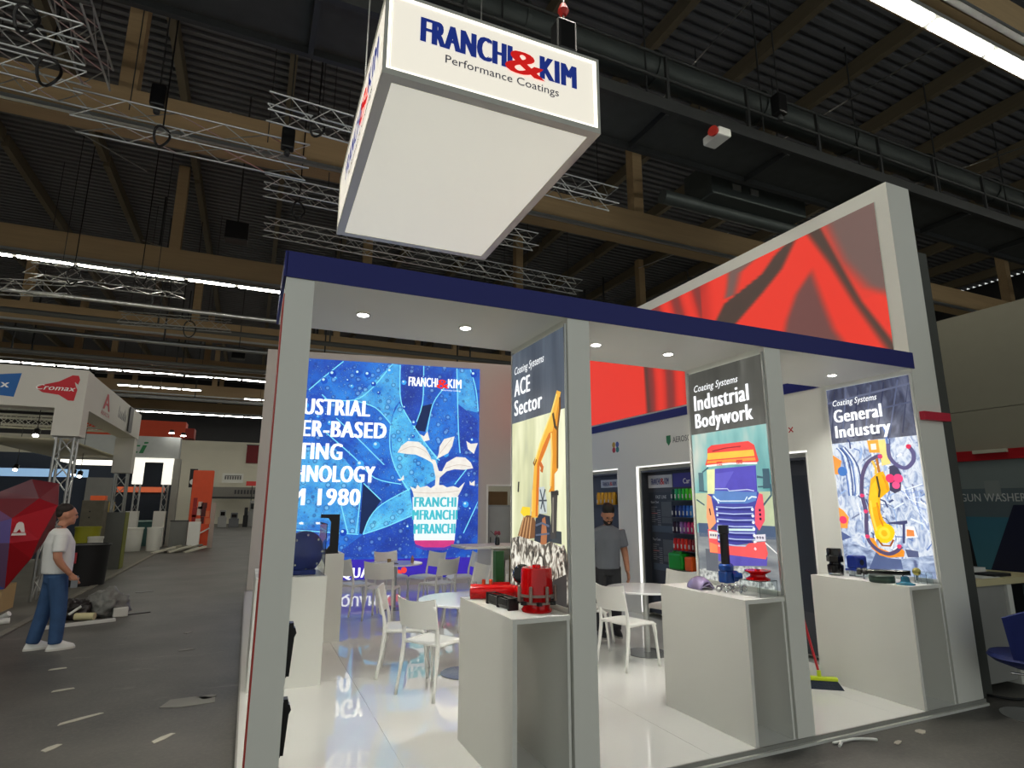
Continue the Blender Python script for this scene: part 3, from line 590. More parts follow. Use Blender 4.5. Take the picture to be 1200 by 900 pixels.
L('windscreen_print', [(.30, 2.03), (.52, 2.04), (.40, 1.90), (.28, 1.89)], (98, 92, 192), 8)
L('wiper_print', stroke([(.28, 1.895), (.43, 1.892), (.45, 1.872), (.66, 1.88), (.73, 1.868)], .008), (196, 206, 232), 9)
L('fender_print', T_['right'], (246, 84, 104), 7); L('fender_print', T_['left'], (250, 160, 112), 7)
L('roof_print', T_['roof'], (228, 70, 66), 7); L('roof_stripe_print', T_['stripe'], (250, 186, 70), 8); L('roof_stripe_print', [(.205, 2.15), (.768, 2.145), (.775, 2.118), (.195, 2.128)], (246, 150, 66), 8)
L('roof_line_print', stroke([(.28, 2.235), (.45, 2.25), (.62, 2.25)], .008), (140, 40, 50), 9)
for a in range(2): L('roof_lamp_print', rect(.32+.24*a, 2.10, .39+.24*a, 2.135), (214, 70, 60), 9)
L('sunvisor_print', stroke([(.19, 2.105), (.48, 2.11), (.78, 2.095)], .016), (232, 236, 226), 9)
for a in range(7):
    zz = 1.735-.053*a
    L('grille_bar_print', stroke([(.275, zz), (.48, zz-.008), (.70, zz)], .008), (186, 202, 236), 7)
    L('grille_bar_print', stroke([(.30, zz-.024), (.69, zz-.022)], .012), (48, 50, 122), 7)
    L('marker_lamp_print', circle((.695, zz-.02), .013, 10), (240, 246, 250), 8); L('marker_lamp_print', circle((.282, zz-.02), .011, 10), (210, 226, 240), 8)
L('chrome_bar_print', T_['chrome'], (206, 232, 226), 8); L('headlamp_print', T_['hl'], (228, 222, 214), 9); L('headlamp_print', T_['hr'], (222, 218, 226), 9)
for a in range(3): L('headlamp_spot_print', circle((.19+.03*a, 1.485), .011, 8), (120, 110, 120), 10); L('headlamp_spot_print', circle((.73+.028*a, 1.49), .011, 8), (110, 104, 124), 10)
for a in range(3): L('vent_print', rect(.765, 1.70-.035*a, .785, 1.72-.035*a), (40, 20, 50), 8)
L('vent_print', stroke([(.19, 1.72), (.20, 1.66)], .014), (90, 40, 40), 8)
for q in (stroke([(.30, 1.80), (.33, 1.785), (.62, 1.785), (.65, 1.82)], .009), stroke([(.25, 1.83), (.30, 1.79), (.31, 1.765)], .012), stroke([(.66, 1.80), (.70, 1.82), (.75, 1.815)], .012)): L('hood_line_print', q, (214, 230, 240), 8)
text('lettering', 'Coating Systems', wh, p, O+U*.09+V*2.815, U, V, .56, .062, .017, .014, .25)
text('lettering', 'Industrial', wh, p, O+U*.085+V*2.635, U, V, .67, .145, .017, .05)
text('lettering', 'Bodywork', wh, p, O+U*.085+V*2.468, U, V, .70, .135, .017, .05)

# --- tall right wall
tw = thing('side_wall', 'tall white side wall of the stand with a long red fabric graphic', 'wall', (6.0, 8.0, 0))
MB().box(XD0, XD1, YF, 4.74, ZP, ZT).build('wall_body', WHITE, tw)
MB().box(XD0, XD1, 4.74, 12.62, 2.40, ZT).build('wall_body', WHITE, tw)
NICHES = ((4.78, 6.20), (6.68, 8.08), (8.62, 10.02))
ye = 4.74
for a, b_ in NICHES:
    if a-ye > .03: MB().box(XD0, XD1, ye, a, ZP, 2.40).build('wall_body', WHITE, tw)
    MB().box(XD0+.24, XD1, a, b_, ZP, 2.40).build('niche_back', WHITE, tw)
    MB().box(XD0, XD0+.24, a, b_, 2.37, 2.40).build('niche_head', WHITE, tw)
    ye = b_
MB().box(XD0, XD1, ye, 12.62, ZP, 2.40).build('wall_body', WHITE, tw)
MB().box(XD0-.012, XD0, 4.53, 12.55, ZC+.0, ZC+.125).build('blue_stripe', BLUE, tw)
# red satin graphic: a finely divided panel whose print colours follow the folds
def seg_y(c, z):
    c = sorted(c, key=lambda q: q[1])
    if z <= c[0][1]:
        (y0, z0), (y1, z1) = c[0], c[1]
    elif z >= c[-1][1]: (y0, z0), (y1, z1) = c[-2], c[-1]
    else:
        for (y0, z0), (y1, z1) in zip(c, c[1:]):
            if z0 <= z <= z1: break
    return y0+(y1-y0)*(z-z0)/((z1-z0) or 1)
def sst(a, b_, x):
    t = min(max((x-a)/(b_-a), 0), 1); return t*t*(3-2*t)
RED_, GRY, GRN, DRD = (238, 58, 42), (104, 92, 86), (50, 60, 52), (172, 40, 34)
def mixc(a, b_, t): return tuple(x+(y-x)*t for x, y in zip(a, b_))
def red_col(y, z):
    f = {k: seg_y(v, z) for k, v in RED.items()}
    if y < 6.3:
        w_ = .055
        c = GRY                                                           # foremost: plain grey satin
        c = mixc(c, RED_, sst(f['c7']-.12, f['c7']+.10, y)*(.95 if z > 3.9 else 1))      # red flare
        if z < 3.9: c = mixc(c, RED_, .55*sst(3.64, 3.9, y))
        c = mixc(c, GRN, sst(f['c6']-w_*.6, f['c6']+w_*.6, y))             # dark fold
        c = mixc(c, RED_, sst(f['c5']-w_, f['c5']+w_, y))                  # red arch
        if z < 4.50:
            g = sst(f['c4']-.02, f['c4']+.12, y)*(1-sst(f['c3']-.12, f['c3']+.02, y)); c = mixc(c, (104, 74, 70), g)
        c = mixc(c, GRN, sst(f['c2']-w_, f['c2']+w_, y))
        c = mixc(c, RED_, sst(f['c1']-w_, f['c1']+w_, y))
        if z > 4.55: c = mixc(c, GRY, sst(f['ct']+.05, f['ct']+.25, y)*(1-sst(f['c0']-.08, f['c0']+.05, y)))
        c = mixc(c, DRD, .8*sst(f['cm']-.2, f['cm']+.1, y))
        return mixc(c, DRD, .6*sst(6.0, 6.3, y))
    if y < 7.75:
        # vertical folds
        s = math.sin((y-.12*(z-3.4))*13+1.0*math.sin((z-3.2)*2.2)); c = mixc(DRD, RED_, .5+.5*s)
        c = mixc(c, (110, 60, 56), max(0, -s)*.75)
        return mixc(c, GRN, .8*math.exp(-((y-7.66-.04*(z-3.3))/.05)**2))
    c = RED_
    s = .5+.5*math.sin(y*5.2+z*1.1)
    return mixc(c, DRD, .6*s*sst(9.4, 10.2, y))
ya, yb, za, zb, ny, nz_ = 3.64, 12.4, 3.215, 4.915, 340, 60
vs = [(XD0-.012, ya+(yb-ya)*i/ny, za+(zb-za)*j/nz_) for i in range(ny+1) for j in range(nz_+1)]
mbr = MB().add(vs, [(i*(nz_+1)+j, i*(nz_+1)+j+1, (i+1)*(nz_+1)+j+1, (i+1)*(nz_+1)+j) for i in range(ny) for j in range(nz_)])
mr = bpy.data.materials.new('red_satin_print'); mr.use_nodes = True
nt = mr.node_tree; at = nt.nodes.new('ShaderNodeVertexColor'); at.layer_name = 'print'
nt.links.new(at.outputs[0], nt.nodes['Principled BSDF'].inputs['Emission Color']); nt.nodes['Principled BSDF'].inputs['Emission Strength'].default_value = .78
nt.nodes['Principled BSDF'].inputs['Base Color'].default_value = (.1, .02, .02, 1); nt.nodes['Principled BSDF'].inputs['Roughness'].default_value = .7
MB().box(XD0-.0115, XD0, ya, yb, za, zb).build('graphic_frame', WHITE, tw)
rg = deco(mbr.build('red_graphic', mr, tw, recalc=False), 'backlit red satin fabric graphic')
ca = rg.data.color_attributes.new('print', 'FLOAT_COLOR', 'POINT')
for i, (x, y, z) in enumerate(vs): ca.data[i].color = (*lin(red_col(y, z)), 1)
# small logos on the wall above the niches
O2, U2, V2 = Vector((XD0, 0, 0)), Vector((0, -1, 0)), Vector((0, 0, 1))
for k, (dy, dz, c) in enumerate(((0, .09, (196, 160, 60)), (.11, .09, (90, 110, 180)), (0, 0, (190, 60, 70)), (.11, 0, (60, 130, 130)))):
    poly('emblem_dot', circle((-8.72+dy, 2.70+dz), .05, 14), INK(c), tw, O2, U2, V2, 0)
poly('emblem_shield', [(-7.27, 2.80), (-7.17, 2.80), (-7.17, 2.70), (-7.22, 2.64), (-7.27, 2.70)], INK((40, 120, 70)), tw, O2, U2, V2, 0)
text('lettering', 'AEROSOL', INK((90, 92, 96)), tw, O2-U2*7.12+V2*2.68, U2, V2, .46, .085, .003, .005)
for q in (stroke([(-5.0, 2.60), (-4.94, 2.66)], .014), stroke([(-5.0, 2.66), (-4.94, 2.60)], .014)): poly('emblem_cross', q, INK((190, 40, 50)), tw, O2, U2, V2, 0)
# lit edges of the niches
LEDW = M('led_strip_white', (255, 253, 246), .4, emit=.9, ecol=(255, 253, 246), var=0)
for a, b_ in NICHES:
    MB().box(XD0-.006, XD0+.03, a, b_, 2.352, 2.37).build('led_strip', LEDW, tw)
    MB().box(XD0-.006, XD0+.03, b_-.022, b_, ZP+.05, 2.352).build('led_strip', LEDW, tw)
    MB().box(XD0-.006, XD0+.03, a, a+.018, ZP+.05, 2.352).build('led_strip', WHITE_P, tw)
t = tag(MB().box(5.85, 6.25, YF-.05, YF-.001, 2.56, 2.64).build('red_tag', M('red_tape', (196, 30, 60), .5)), 'small red strip fixed high on the front edge of the tall wall', 'strip')
def smooth_stroke(pts, w): return stroke(smooth_line(pts, 4), w)
# --- robot poster on the tall wall
p = MB().box(XD0-.012, XD0, 3.53, 4.44, 1.09, 3.01).build('lightbox_poster', PRINT((196, 206, 224)), tw); deco(p, 'backlit robot arm poster reading General Industry')
O = Vector((XD0-.012, 4.44, 0)); R_ = ROBOT
BGR = ramp_print('factory_blur', 'noise', [(.30, (96, 112, 160)), (.42, (160, 180, 216)), (.52, (212, 222, 238)), (.62, (236, 242, 250)), (.72, (176, 190, 220))], 7, 1.0, (1, 1.6, 1), 6, 1.8)
L('factory_print', rect(0, H0, W_, HD), BGR, 1)
HDR = ramp_print('navy_header', 'noise', [(.35, (44, 48, 72)), (.5, (66, 72, 98)), (.65, (98, 104, 128))], 4, 1.0, (1, 2, 1), 5, 1.2)
L('header_print', rect(0, HD, W_, H1), HDR, 1)
L('slate_print', [(0, H0), (0, 1.38), (.2, 1.34), (.36, 1.29), (.6, 1.24), (.91, 1.3), (.91, H0)], ramp_print('car_floor', 'noise', [(.35, (84, 98, 140)), (.5, (160, 178, 210)), (.65, (208, 220, 238))], 5, 1.0, (1, 1.4, 2), 4, 1), 2)
rr = random.Random(5)
for k in range(60):
    u0, v0 = rr.uniform(.03, .88), rr.uniform(1.32, 2.36); a = rr.choice((0, PI/2, .5, -.4, 1.2)); l = rr.uniform(.08, .26)
    c = rr.choice(((96, 124, 182), (60, 72, 118), (240, 246, 252), (150, 176, 216), (226, 234, 246), (118, 128, 160)))
    L('pipework_print', stroke([(u0, v0), (u0+l*.5*math.cos(a), v0+l*.5*math.sin(a)), (u0+l*.8*math.cos(a)-.02, v0+l*math.sin(a)-.03)], rr.uniform(.008, .02)), c, 2+k % 3)
for k in range(7): L('gantry_print', stroke([(.0+.13*k, 2.45), (.10+.14*k, 2.98)], .014), (96, 104, 132) if k % 2 else (54, 58, 84), 2)
L('gantry_print', stroke([(0, 2.86), (.91, 2.92)], .02), (100, 106, 130), 3); L('gantry_print', stroke([(.3, 2.7), (.91, 2.74)], .016), (88, 94, 120), 3)
L('link_print', R_['up'], (244, 160, 56), 5); L('link_print', rect(.445, 2.31, .50, 2.37), (250, 236, 214), 6); L('link_print', R_['diag'], (248, 214, 130), 5)
L('link_print', R_['dk'], (66, 66, 92), 5); L('side_robot_print', R_['or1'], (244, 156, 70), 5); L('side_robot_print', R_['or2'], (248, 160, 70), 5)
L('base_print', R_['slate'], (84, 98, 138), 5); L('base_print', R_['base'], (250, 150, 40), 6); L('arm_print', R_['arm'], (252, 178, 22), 7); L('elbow_print', R_['elbow'], (255, 206, 20), 9)
L('arm_print', stroke([(.47, 2.04), (.482, 1.9), (.465, 1.83)], .02), (70, 58, 40), 8); L('arm_print', [(.40, 1.95), (.455, 2.0), (.455, 1.75), (.36, 1.72), (.36, 1.8)], (255, 198, 40), 8)
for q, c in ((stroke([(.37, 1.80), (.375, 1.65), (.40, 1.50)], .022), (255, 214, 80)), (stroke([(.44, 1.78), (.45, 1.62), (.475, 1.55)], .018), (226, 140, 20)), (stroke([(.53, 2.05), (.56, 1.96), (.565, 1.90)], .016), (232, 150, 24)), (stroke([(.40, 1.42), (.44, 1.36), (.52, 1.36), (.56, 1.42)], .014), (150, 80, 20)), (stroke([(.44, 2.20), (.47, 2.12), (.46, 2.06)], .02), (240, 190, 80)), (stroke([(.49, 2.22), (.50, 2.08)], .018), (180, 110, 40))): L('arm_print', q, c, 10)
L('elbow_print', circle((.478, 1.48), .06), (255, 216, 60), 10); L('elbow_print', circle((.478, 1.48), .03), (240, 184, 20), 11)
for k in range(9): L('pipework_print', smooth_stroke([(.62+.03*k, 1.98-.012*k), (.70+.02*k, 1.90-.03*k), (.90, 1.95-.06*k)], .010), ((236, 242, 250), (140, 160, 204), (206, 216, 236))[k % 3], 4)
for k in range(6): L('pipework_print', smooth_stroke([(.05+.02*k, 2.36), (.10+.035*k, 2.30-.03*k), (.13+.03*k, 2.1-.05*k), (.14+.02*k, 1.85)], .013), ((88, 116, 176), (226, 234, 246), (60, 78, 130))[k % 3], 4)
hs = smooth_line(R_['hose1']); L('hose_print', stroke(hs, .034), (88, 78, 112), 10)
hs = smooth_line(R_['hose2']); L('hose_print', stroke(hs, .036), (92, 86, 130), 6)
for k, (c, rad) in enumerate(zip(((250, 56, 110), (250, 70, 126), (252, 86, 140), (70, 120, 190), (240, 60, 100), (214, 56, 110), (214, 40, 80)), (.042, .042, .036, .05, .04, .022, .022))): L('joint_print', circle(R_['dots'][k], rad), c, 11)
for q in ((.29, 1.85), (.31, 1.69), (.295, 1.44), (.61, 1.36)): L('joint_print', circle(q, .02, 12), (226, 64, 110), 12)
L('cell_print', R_['blk'], (84, 98, 146), 4); L('cell_print', R_['cars'], (84, 92, 128), 4); L('cell_print', R_['white'], (240, 242, 244), 5); L('cell_print', R_['or3'], (240, 140, 70), 6); L('cell_print', R_['frame'], (66, 70, 112), 7)
text('lettering', 'Coating Systems', wh, p, O+U*.075+V*2.815, U, V, .50, .062, .019, .014, .25)
text('lettering', 'General', wh, p, O+U*.075+V*2.635, U, V, .53, .135, .019, .05)
text('lettering', 'Industry', wh, p, O+U*.075+V*2.468, U, V, .60, .13, .019, .05)
for a, b_ in (((4.44, 4.455)), ((3.515, 3.53))): MB().box(XD0-.016, XD0, a, b_, 1.06, 3.025).build('poster_frame', WHITE_P, tw)

# --- back wall with the big lit picture (stands slightly askew)
BW0 = Vector((.1, 13.45, 0)); BU = (Vector((5.83, 12.6, 0))-BW0).normalized(); BV = Vector((0, 0, 1)); BN = BU.cross(BV)
bw = thing('back_wall', 'tall pale back wall of the stand holding the big blue picture', 'wall', tuple(BW0+BU*2.9))
BWM = M('back_wall_paint', (196, 190, 182), .7, var=.02)
def bwbox(u0, u1, z0, z1, name='wall_body', d0=-.2, d1=0, mat=None): return MB().prism([(u0, z0), (u1, z0), (u1, z1), (u0, z1)], BW0, BU, BV, d0, d1).build(name, mat or BWM, bw)
bwbox(0, 4.98, ZP, ZT); bwbox(4.98, 5.56, ZP, .85); bwbox(4.98, 5.56, 2.17, ZT); bwbox(5.56, 5.77, ZP, ZT)
for q in ((4.94, 4.98, .81, 2.21), (5.56, 5.60, .81, 2.21), (4.98, 5.56, 2.17, 2.21), (4.98, 5.56, .81, .85)): bwbox(*q, 'window_trim', 0, .015, WHITE)
sp = MB().prism([(.30, .19), (4.74, .19), (4.74, 4.92), (.30, 4.92)], BW0, BU, BV, 0, .03).build('lightbox_picture', leaf_print('leaf_base', (16, 60, 170), (30, 110, 214)), bw); deco(sp, 'huge backlit picture of wet blue leaves with white lettering')
SO = BW0+BN*.03
LM = dict(mid=leaf_print('leaf_mid', (14, 64, 184), (44, 138, 232)), cyan=leaf_print('leaf_cyan', (30, 120, 214), (96, 200, 246), .6), bright=leaf_print('leaf_bright', (36, 140, 226), (110, 222, 252), .55), deep=leaf_print('leaf_deep', (18, 44, 146), (32, 84, 204), .45), black=PRINT((20, 40, 84)))
def sclip(pts): return [(min(max(u, .305), 4.735), min(max(v, .195), 4.915)) for u, v in pts]
for k, (c, pts) in enumerate(SCR_LEAF): poly('leaf_print', sclip(pts), LM[c], sp, SO, BU, BV, 1+k % 5)
for pts in SCR_VEIN: poly('vein_print', sclip(stroke(smooth_line(pts, 4), .022)), PRINT((120, 214, 250), 1.1), sp, SO, BU, BV, 7)
rr = random.Random(11)
for k in range(46):
    c = (rr.uniform(.6, 4.6), rr.uniform(.8, 4.8)); rad = rr.uniform(.03, .085)
    poly('droplet_print', sclip(circle(c, rad, 14)), PRINT(rr.choice(((26, 84, 190), (60, 160, 236), (20, 70, 180)))), sp, SO, BU, BV, 8)
    poly('droplet_print', sclip(circle((c[0]-rad*.25, c[1]+rad*.3), rad*.4, 10)), PRINT((190, 232, 252)), sp, SO, BU, BV, 9)
poly('footer_print', [(.305, .195), (4.735, .195), (4.735, .60), (.305, .60)], PRINT((58, 40, 170)), sp, SO, BU, BV, 10)
q = CUP; MILK = PRINT((238, 232, 224))
poly('cup_print', q['body'], PRINT((236, 246, 246)), sp, SO, BU, BV, 10); poly('cup_band_print', q['band'], PRINT((206, 60, 130)), sp, SO, BU, BV, 11); poly('cup_band_print', q['band2'], PRINT((84, 60, 170)), sp, SO, BU, BV, 12)
for k in ('milk', 'stem', 'la', 'lb', 'lc', 'f1', 'f2', 'f3', 'f4'): poly('milk_splash_print', q[k], MILK, sp, SO, BU, BV, 11)
for pts in ([(2.9, 2.9), (3.2, 3.03), (3.5, 2.93), (3.66, 2.72)], [(3.8, 2.85), (3.95, 3.05), (4.1, 3.25)], [(3.95, 2.55), (4.25, 2.64), (4.55, 2.6)], [(3.25, 2.02), (3.6, 2.0), (4.0, 2.02), (4.3, 2.06)]): poly('milk_fold_print', stroke(smooth_line(pts, 4), [.012]*(4*(len(pts)-1)+1)), PRINT((206, 192, 180)), sp, SO, BU, BV, 13)
CY = PRINT((70, 190, 206))
for k, (st, uu, zz, ww) in enumerate((('FRANCHI', 3.30, 1.70, .92), ('MFRANCHI', 3.27, 1.42, .98), ('MFRANCHI', 3.31, 1.12, .90))): text('cup_lettering', st, CY, sp, SO+BU*uu+BV*zz, BU, BV, ww, .21, .022, .06)
WT = PRINT((250, 252, 255), 1.25)
for sa, st, um, u1, zb_ in (('IND', 'USTRIAL', .84, 2.22, 3.67), ('WAT', 'ER-BASED', .84, 2.60, 3.19), ('COA', 'TING', .80, 1.68, 2.70), ('TEC', 'HNOLOGY', .76, 2.40, 2.22), ('FRO', 'M 1980', .70, 2.11, 1.73)):
    text('lettering', sa, WT, sp, SO+BU*.34+BV*zb_, BU, BV, um-.04-.34, .345, .024, .05)
    text('lettering', st, WT, sp, SO+BU*um+BV*zb_, BU, BV, u1-um, .345, .024, .05)
text('lettering', 'AQUAMIX', WT, sp, SO+BU*1.66+BV*.235, BU, BV, 1.18, .20, .024, .045)
text('lettering', 'FRANCHI', WT, sp, SO+BU*3.07+BV*4.42, BU, BV, .66, .21, .024, .03); text('lettering', '&', PRINT((240, 40, 30), 1.1), sp, SO+BU*3.72+BV*4.40, BU, BV, .27, .21, .026, .045)
text('lettering', 'KIM', WT, sp, SO+BU*3.98+BV*4.42, BU, BV, .31, .21, .024, .03); text('lettering', 'Performance Coatings', WT, sp, SO+BU*3.82+BV*4.345, BU, BV, .46, .035, .024)
for k, (uu, zz) in enumerate(((2.78, .33), (3.0, .3), (3.12, .36), (2.9, .42))): poly('footer_mark_print', circle((uu, zz), .09-.012*k, 12), PRINT((240, 70, 60)), sp, SO, BU, BV, 12)
# store room seen through the window in the back wall
lk = BW0+BU*5.15-BN*.75
t = thing('storage_locker', 'tall grey locker standing behind the window in the back wall', 'locker', tuple(lk))
MB().prism([(-.05, 0), (.5, 0), (.5, 1.74), (-.05, 1.74)], lk, BU, BV, -.25, .25).build('body', M('locker_grey', (150, 152, 152), .5), t)
MB().prism([(-.03, .05), (.48, .05), (.48, 1.70), (-.03, 1.70)], lk, BU, BV, .25, .262).build('door', M('locker_door', (164, 166, 166), .45), t)
MB().prism([(.0, .88), (.02, .88), (.02, 1.0), (.0, 1.0)], lk, BU, BV, .262, .285).build('handle', DKSTEEL, t)
tag(MB().prism([(.0, 1.742), (.44, 1.742), (.44, 2.06), (.0, 2.06)], lk, BU, BV, -.22, .2).build('cardboard_box', M('cardboard', (122, 96, 66), .85, var=.12)), 'brown cardboard box lying on the grey locker', 'box')

# --- hanging sign box
hb = thing('hanging_sign_box', 'big white illuminated sign box hanging above the stand', 'sign', (1.70, 5.59, 5.09), math.radians(-.9))
hx, hy, hh = 1.0, 1.53, .79
BASE[hb.name] = Vector((0, 0, 0))
SIGN = M('sign_fabric_lit', (236, 232, 220), .6, emit=.60, ecol=(246, 238, 222), var=0)
SIGNB = M('sign_fabric_bottom', (226, 225, 214), .6, emit=.44, ecol=(238, 236, 222), var=.02, scale=1.2)
FR = M('sign_frame', (206, 206, 198), .45, .2, var=.03)
LEDS = M('sign_edge_led', (255, 252, 238), .5, emit=1.6, ecol=(255, 250, 232), var=0)
e = .06
fp = MB().box(-hx+e, hx-e, -hy+.01, -hy+.03, e, hh-.03).build('front_panel', SIGN, hb)
left_panel = MB().box(-hx+.01, -hx+.03, -hy+e, hy-e, e, hh-.03).build('side_panel', SIGN, hb)
MB().box(hx-.03, hx-.01, -hy+e, hy-e, e, hh-.03).build('side_panel', SIGN, hb)
MB().box(-hx+e, hx-e, hy-.03, hy-.01, e, hh-.03).build('back_panel', SIGN, hb)
MB().box(-hx+.09, hx-.09, -hy+.09, hy-.09, .006, .02).build('bottom_panel', SIGNB, hb)
MB().box(-hx+.02, hx-.02, -hy+.02, hy-.02, hh-.03, hh-.01).build('top_panel', FR, hb)
for sx in (-1, 1):
    MB().box(min(sx*hx, sx*(hx-.09)), max(sx*hx, sx*(hx-.09)), -hy, hy, 0, .055).build('bottom_rail', FR, hb)
    MB().box(min(sx*hx, sx*(hx-.025)), max(sx*hx, sx*(hx-.025)), -hy, hy, hh-.03, hh).build('top_rail', FR, hb)
    for sy in (-1, 1):
        MB().box(min(sx*hx, sx*(hx-.028)), max(sx*hx, sx*(hx-.028)), min(sy*hy, sy*(hy-.028)), max(sy*hy, sy*(hy-.028)), .055, hh-.03).build('corner_rail', FR, hb)
for sy in (-1, 1):
    MB().box(-hx+.09, hx-.09, min(sy*hy, sy*(hy-.09)), max(sy*hy, sy*(hy-.09)), 0, .055).build('bottom_rail', FR, hb)
    MB().box(-hx+.025, hx-.025, min(sy*hy, sy*(hy-.025)), max(sy*hy, sy*(hy-.025)), hh-.03, hh).build('top_rail', FR, hb)
for q in ((-hx+.03, hx-.03, .056, .075), (-hx+.03, hx-.03, hh-.052, hh-.031)): MB().box(q[0], q[1], -hy+.004, -hy+.02, q[2], q[3]).build('edge_light', LEDS, hb)
for a in (-hx+.029, hx-.05): MB().box(a, a+.021, -hy+.004, -hy+.02, .075, hh-.052).build('edge_light', LEDS, hb)
NAVY = INK((28, 46, 140)); REDI = INK((214, 24, 26)); 
LB = M('sign_letter_blue', (24, 44, 140), .5, emit=.25, ecol=(40, 70, 170), var=0); LR = M('sign_letter_red', (210, 20, 24), .5, emit=.45, ecol=(226, 30, 26), var=0)
LG = M('sign_letter_grey', (60, 64, 80), .5, emit=.12, ecol=(90, 96, 120), var=0)
def sign(parent, O, U, V, k):
    text('lettering', 'FRANCHI', LB, parent, O-U*.64*k+V*.40, U, V, .78*k, .23, .006, .06)
    text('lettering', '&', LR, parent, O+U*.10*k+V*.375, U, V, .35*k, .235, .008, .06)
    text('lettering', 'KIM', LB, parent, O+U*.43*k+V*.40, U, V, .34*k, .23, .006, .06)
    text('lettering', 'Performance Coatings', LG, parent, O-U*.44*k+V*.265, U, V, 1.04*k, .075, .006, .004)
sign(fp, Vector((-.04, -hy+.01, 0)), Vector((1, 0, 0)), Vector((0, 0, 1)), 1.02)
sign(left_panel, Vector((-hx+.01, -.05, 0)), Vector((0, -1, 0)), Vector((0, 0, 1)), 1.5)
for k, (xx, yy, lab) in enumerate(((-.75, -1.1, 'hoist and wire holding the front left of the sign box'), (.8, -1.2, 'hoist with red hook holding the front right of the sign box'), (-.8, 1.1, 'hoist and wire holding the rear left of the sign box'), (.8, 1.2, 'hoist and wire holding the rear right of the sign box'))):
    X_, Y_ = 1.7+xx, 5.59+yy; t = thing('chain_hoist', lab, 'hoist', (X_, Y_, 5.09+hh))
    MB().tube([(X_, Y_, 5.09+hh), (X_, Y_, ZR)], .01, 6).build('wire', ALU, t)
    MB().box(X_-.11, X_+.11, Y_-.09, Y_+.09, 5.09+hh+.25, 5.09+hh+.62).build('motor_body', BLACK, t, bevel=.03)
    MB().lathe([(.03, -.05), (.06, 0), (.03, .08)], (X_, Y_, 5.09+hh+.78), 10).build('hook', M('hoist_red', (190, 30, 20), .4) if k == 1 else DKSTEEL, t)
    MB().lathe([(.02, 0), (.02, .1)], (X_, Y_, 5.09+hh), 8).build('shackle', ALU, t)

# --- pedestals
def pedestal(x0, x1, y0, y1, z, lab, recess=True):
    t = thing('display_pedestal', lab, 'pedestal', ((x0+x1)/2, (y0+y1)/2, ZP))
    MB().box(x0, x1, y0, y1, z-.03, z).build('top', WHITE, t)
    if recess:
        MB().box(x0, x0+.03, y0, y1, ZP, z-.03).build('side_panel', WHITE, t)
        MB().box(x0+.03, x1, y1-.03, y1, z-.13, z-.03).build('back_rail', WHITE, t)
        MB().box(x1-.02, x1, y0+.01, y1-.03, ZP, z-.03).build('side_panel', WHITE, t)
    else: MB().box(x0, x1, y0, y1, ZP, z-.03).build('body', WHITE, t)
    return t
pedestal(1.555, XB0-.017, YF, 4.5, 1.05, 'white pedestal with the red pump housing in front of the excavator poster')
pedestal(3.46, XC0-.017, YF, 4.5, 1.05, 'white pedestal with the blue pump in front of the truck poster')
pedestal(5.365, XD0-.017, YF, 4.5, 1.05, 'white pedestal in front of the robot poster')
pedestal(.12, .77, 6.28, 7.3, 1.05, 'white pedestal behind the left front post carrying the blue wheel', False)
pedestal(.5, 1.19, 8.08, 9.0, 1.12, 'white pedestal standing farther back at the left', False)

# --- products on the first pedestal
ZT1 = 1.05
def G_(name, lab, cat, loc): return thing(name, lab, cat, loc)
t = G_('pump_housing', 'glossy red bell shaped pump housing with bolted flanges', 'pump housing', (1.83, 3.72, ZT1))
c = (1.83, 3.72, ZT1); FLG = M('flange_grey', (150, 132, 122), .4, .4)
MB().lathe([(.10, 0), (.105, .012), (.092, .03), (.09, .055)], c, 28).build('base_ring', REDG, t, smooth=35)
MB().lathe([(.118, .055), (.118, .068)], c, 28).build('flange', FLG, t, smooth=35)
MB().lathe([(.092, .068), (.095, .10)], c, 28).build('neck', REDG, t, smooth=35)
MB().lathe([(.122, .10), (.122, .116)], c, 28).build('flange', FLG, t, smooth=35)
MB().lathe([(.112, .116), (.110, .14), (.104, .27), (.10, .282), (.03, .286), (.028, .30), (.01, .302)], c, 32).build('bell', REDG, t, smooth=35)
for k in range(7):
    a = 2*PI*k/7+.35; bx_, by_ = 1.83+.125*math.cos(a), 3.72+.125*math.sin(a)
    MB().lathe([(.012, .07), (.012, .165), (.007, .17)], (bx_, by_, ZT1), 8).build('bolt', FLG, t)
    MB().lathe([(.022, .052), (.022, .072)], (1.83+.125*math.cos(a+.45), 3.72+.125*math.sin(a+.45), ZT1), 6).build('lug', BLACK, t)
t = G_('hydraulic_cylinder', 'red horizontal hydraulic cylinder with two ports lying on the first pedestal', 'cylinder', (1.77, 4.38, ZT1))
a0, a1 = Vector((1.59, 4.37, ZT1+.055)), Vector((1.93, 4.24, ZT1+.055)); d = (a1-a0).normalized()
MB().lathe([(.04, 0), (.054, 0), (.054, .31), (.05, .33), (.035, .34)], a0, 20, d).build('barrel', REDG, t, smooth=35)
MB().lathe([(.036, -.001), (.036, .004)], a0, 18, -d).build('bore', M('dark_red', (70, 6, 8), .5), t)
for s in (.10, .155):
    q = a0+d*s; MB().lathe([(.014, .045), (.014, .085), (.010, .088)], q, 10).build('port', M('orange_port', (214, 70, 30), .3), t)
MB().bar(a0+d*.17+Vector((0, 0, .058)), a0+d*.30+Vector((0, 0, .058)), .02).build('rib', REDG, t)
MB().lathe([(.046, .33), (.046, .40)], a0, 16, d).build('gland', REDG, t, smooth=35)
t = G_('actuator', 'short black ribbed actuator lying on the first pedestal', 'actuator', (1.67, 3.95, ZT1))
a0, a1 = Vector((1.665, 4.13, ZT1+.04)), Vector((1.69, 3.80, ZT1+.04)); d = (a1-a0).normalized(); sd = d.cross(Vector((0, 0, 1)))
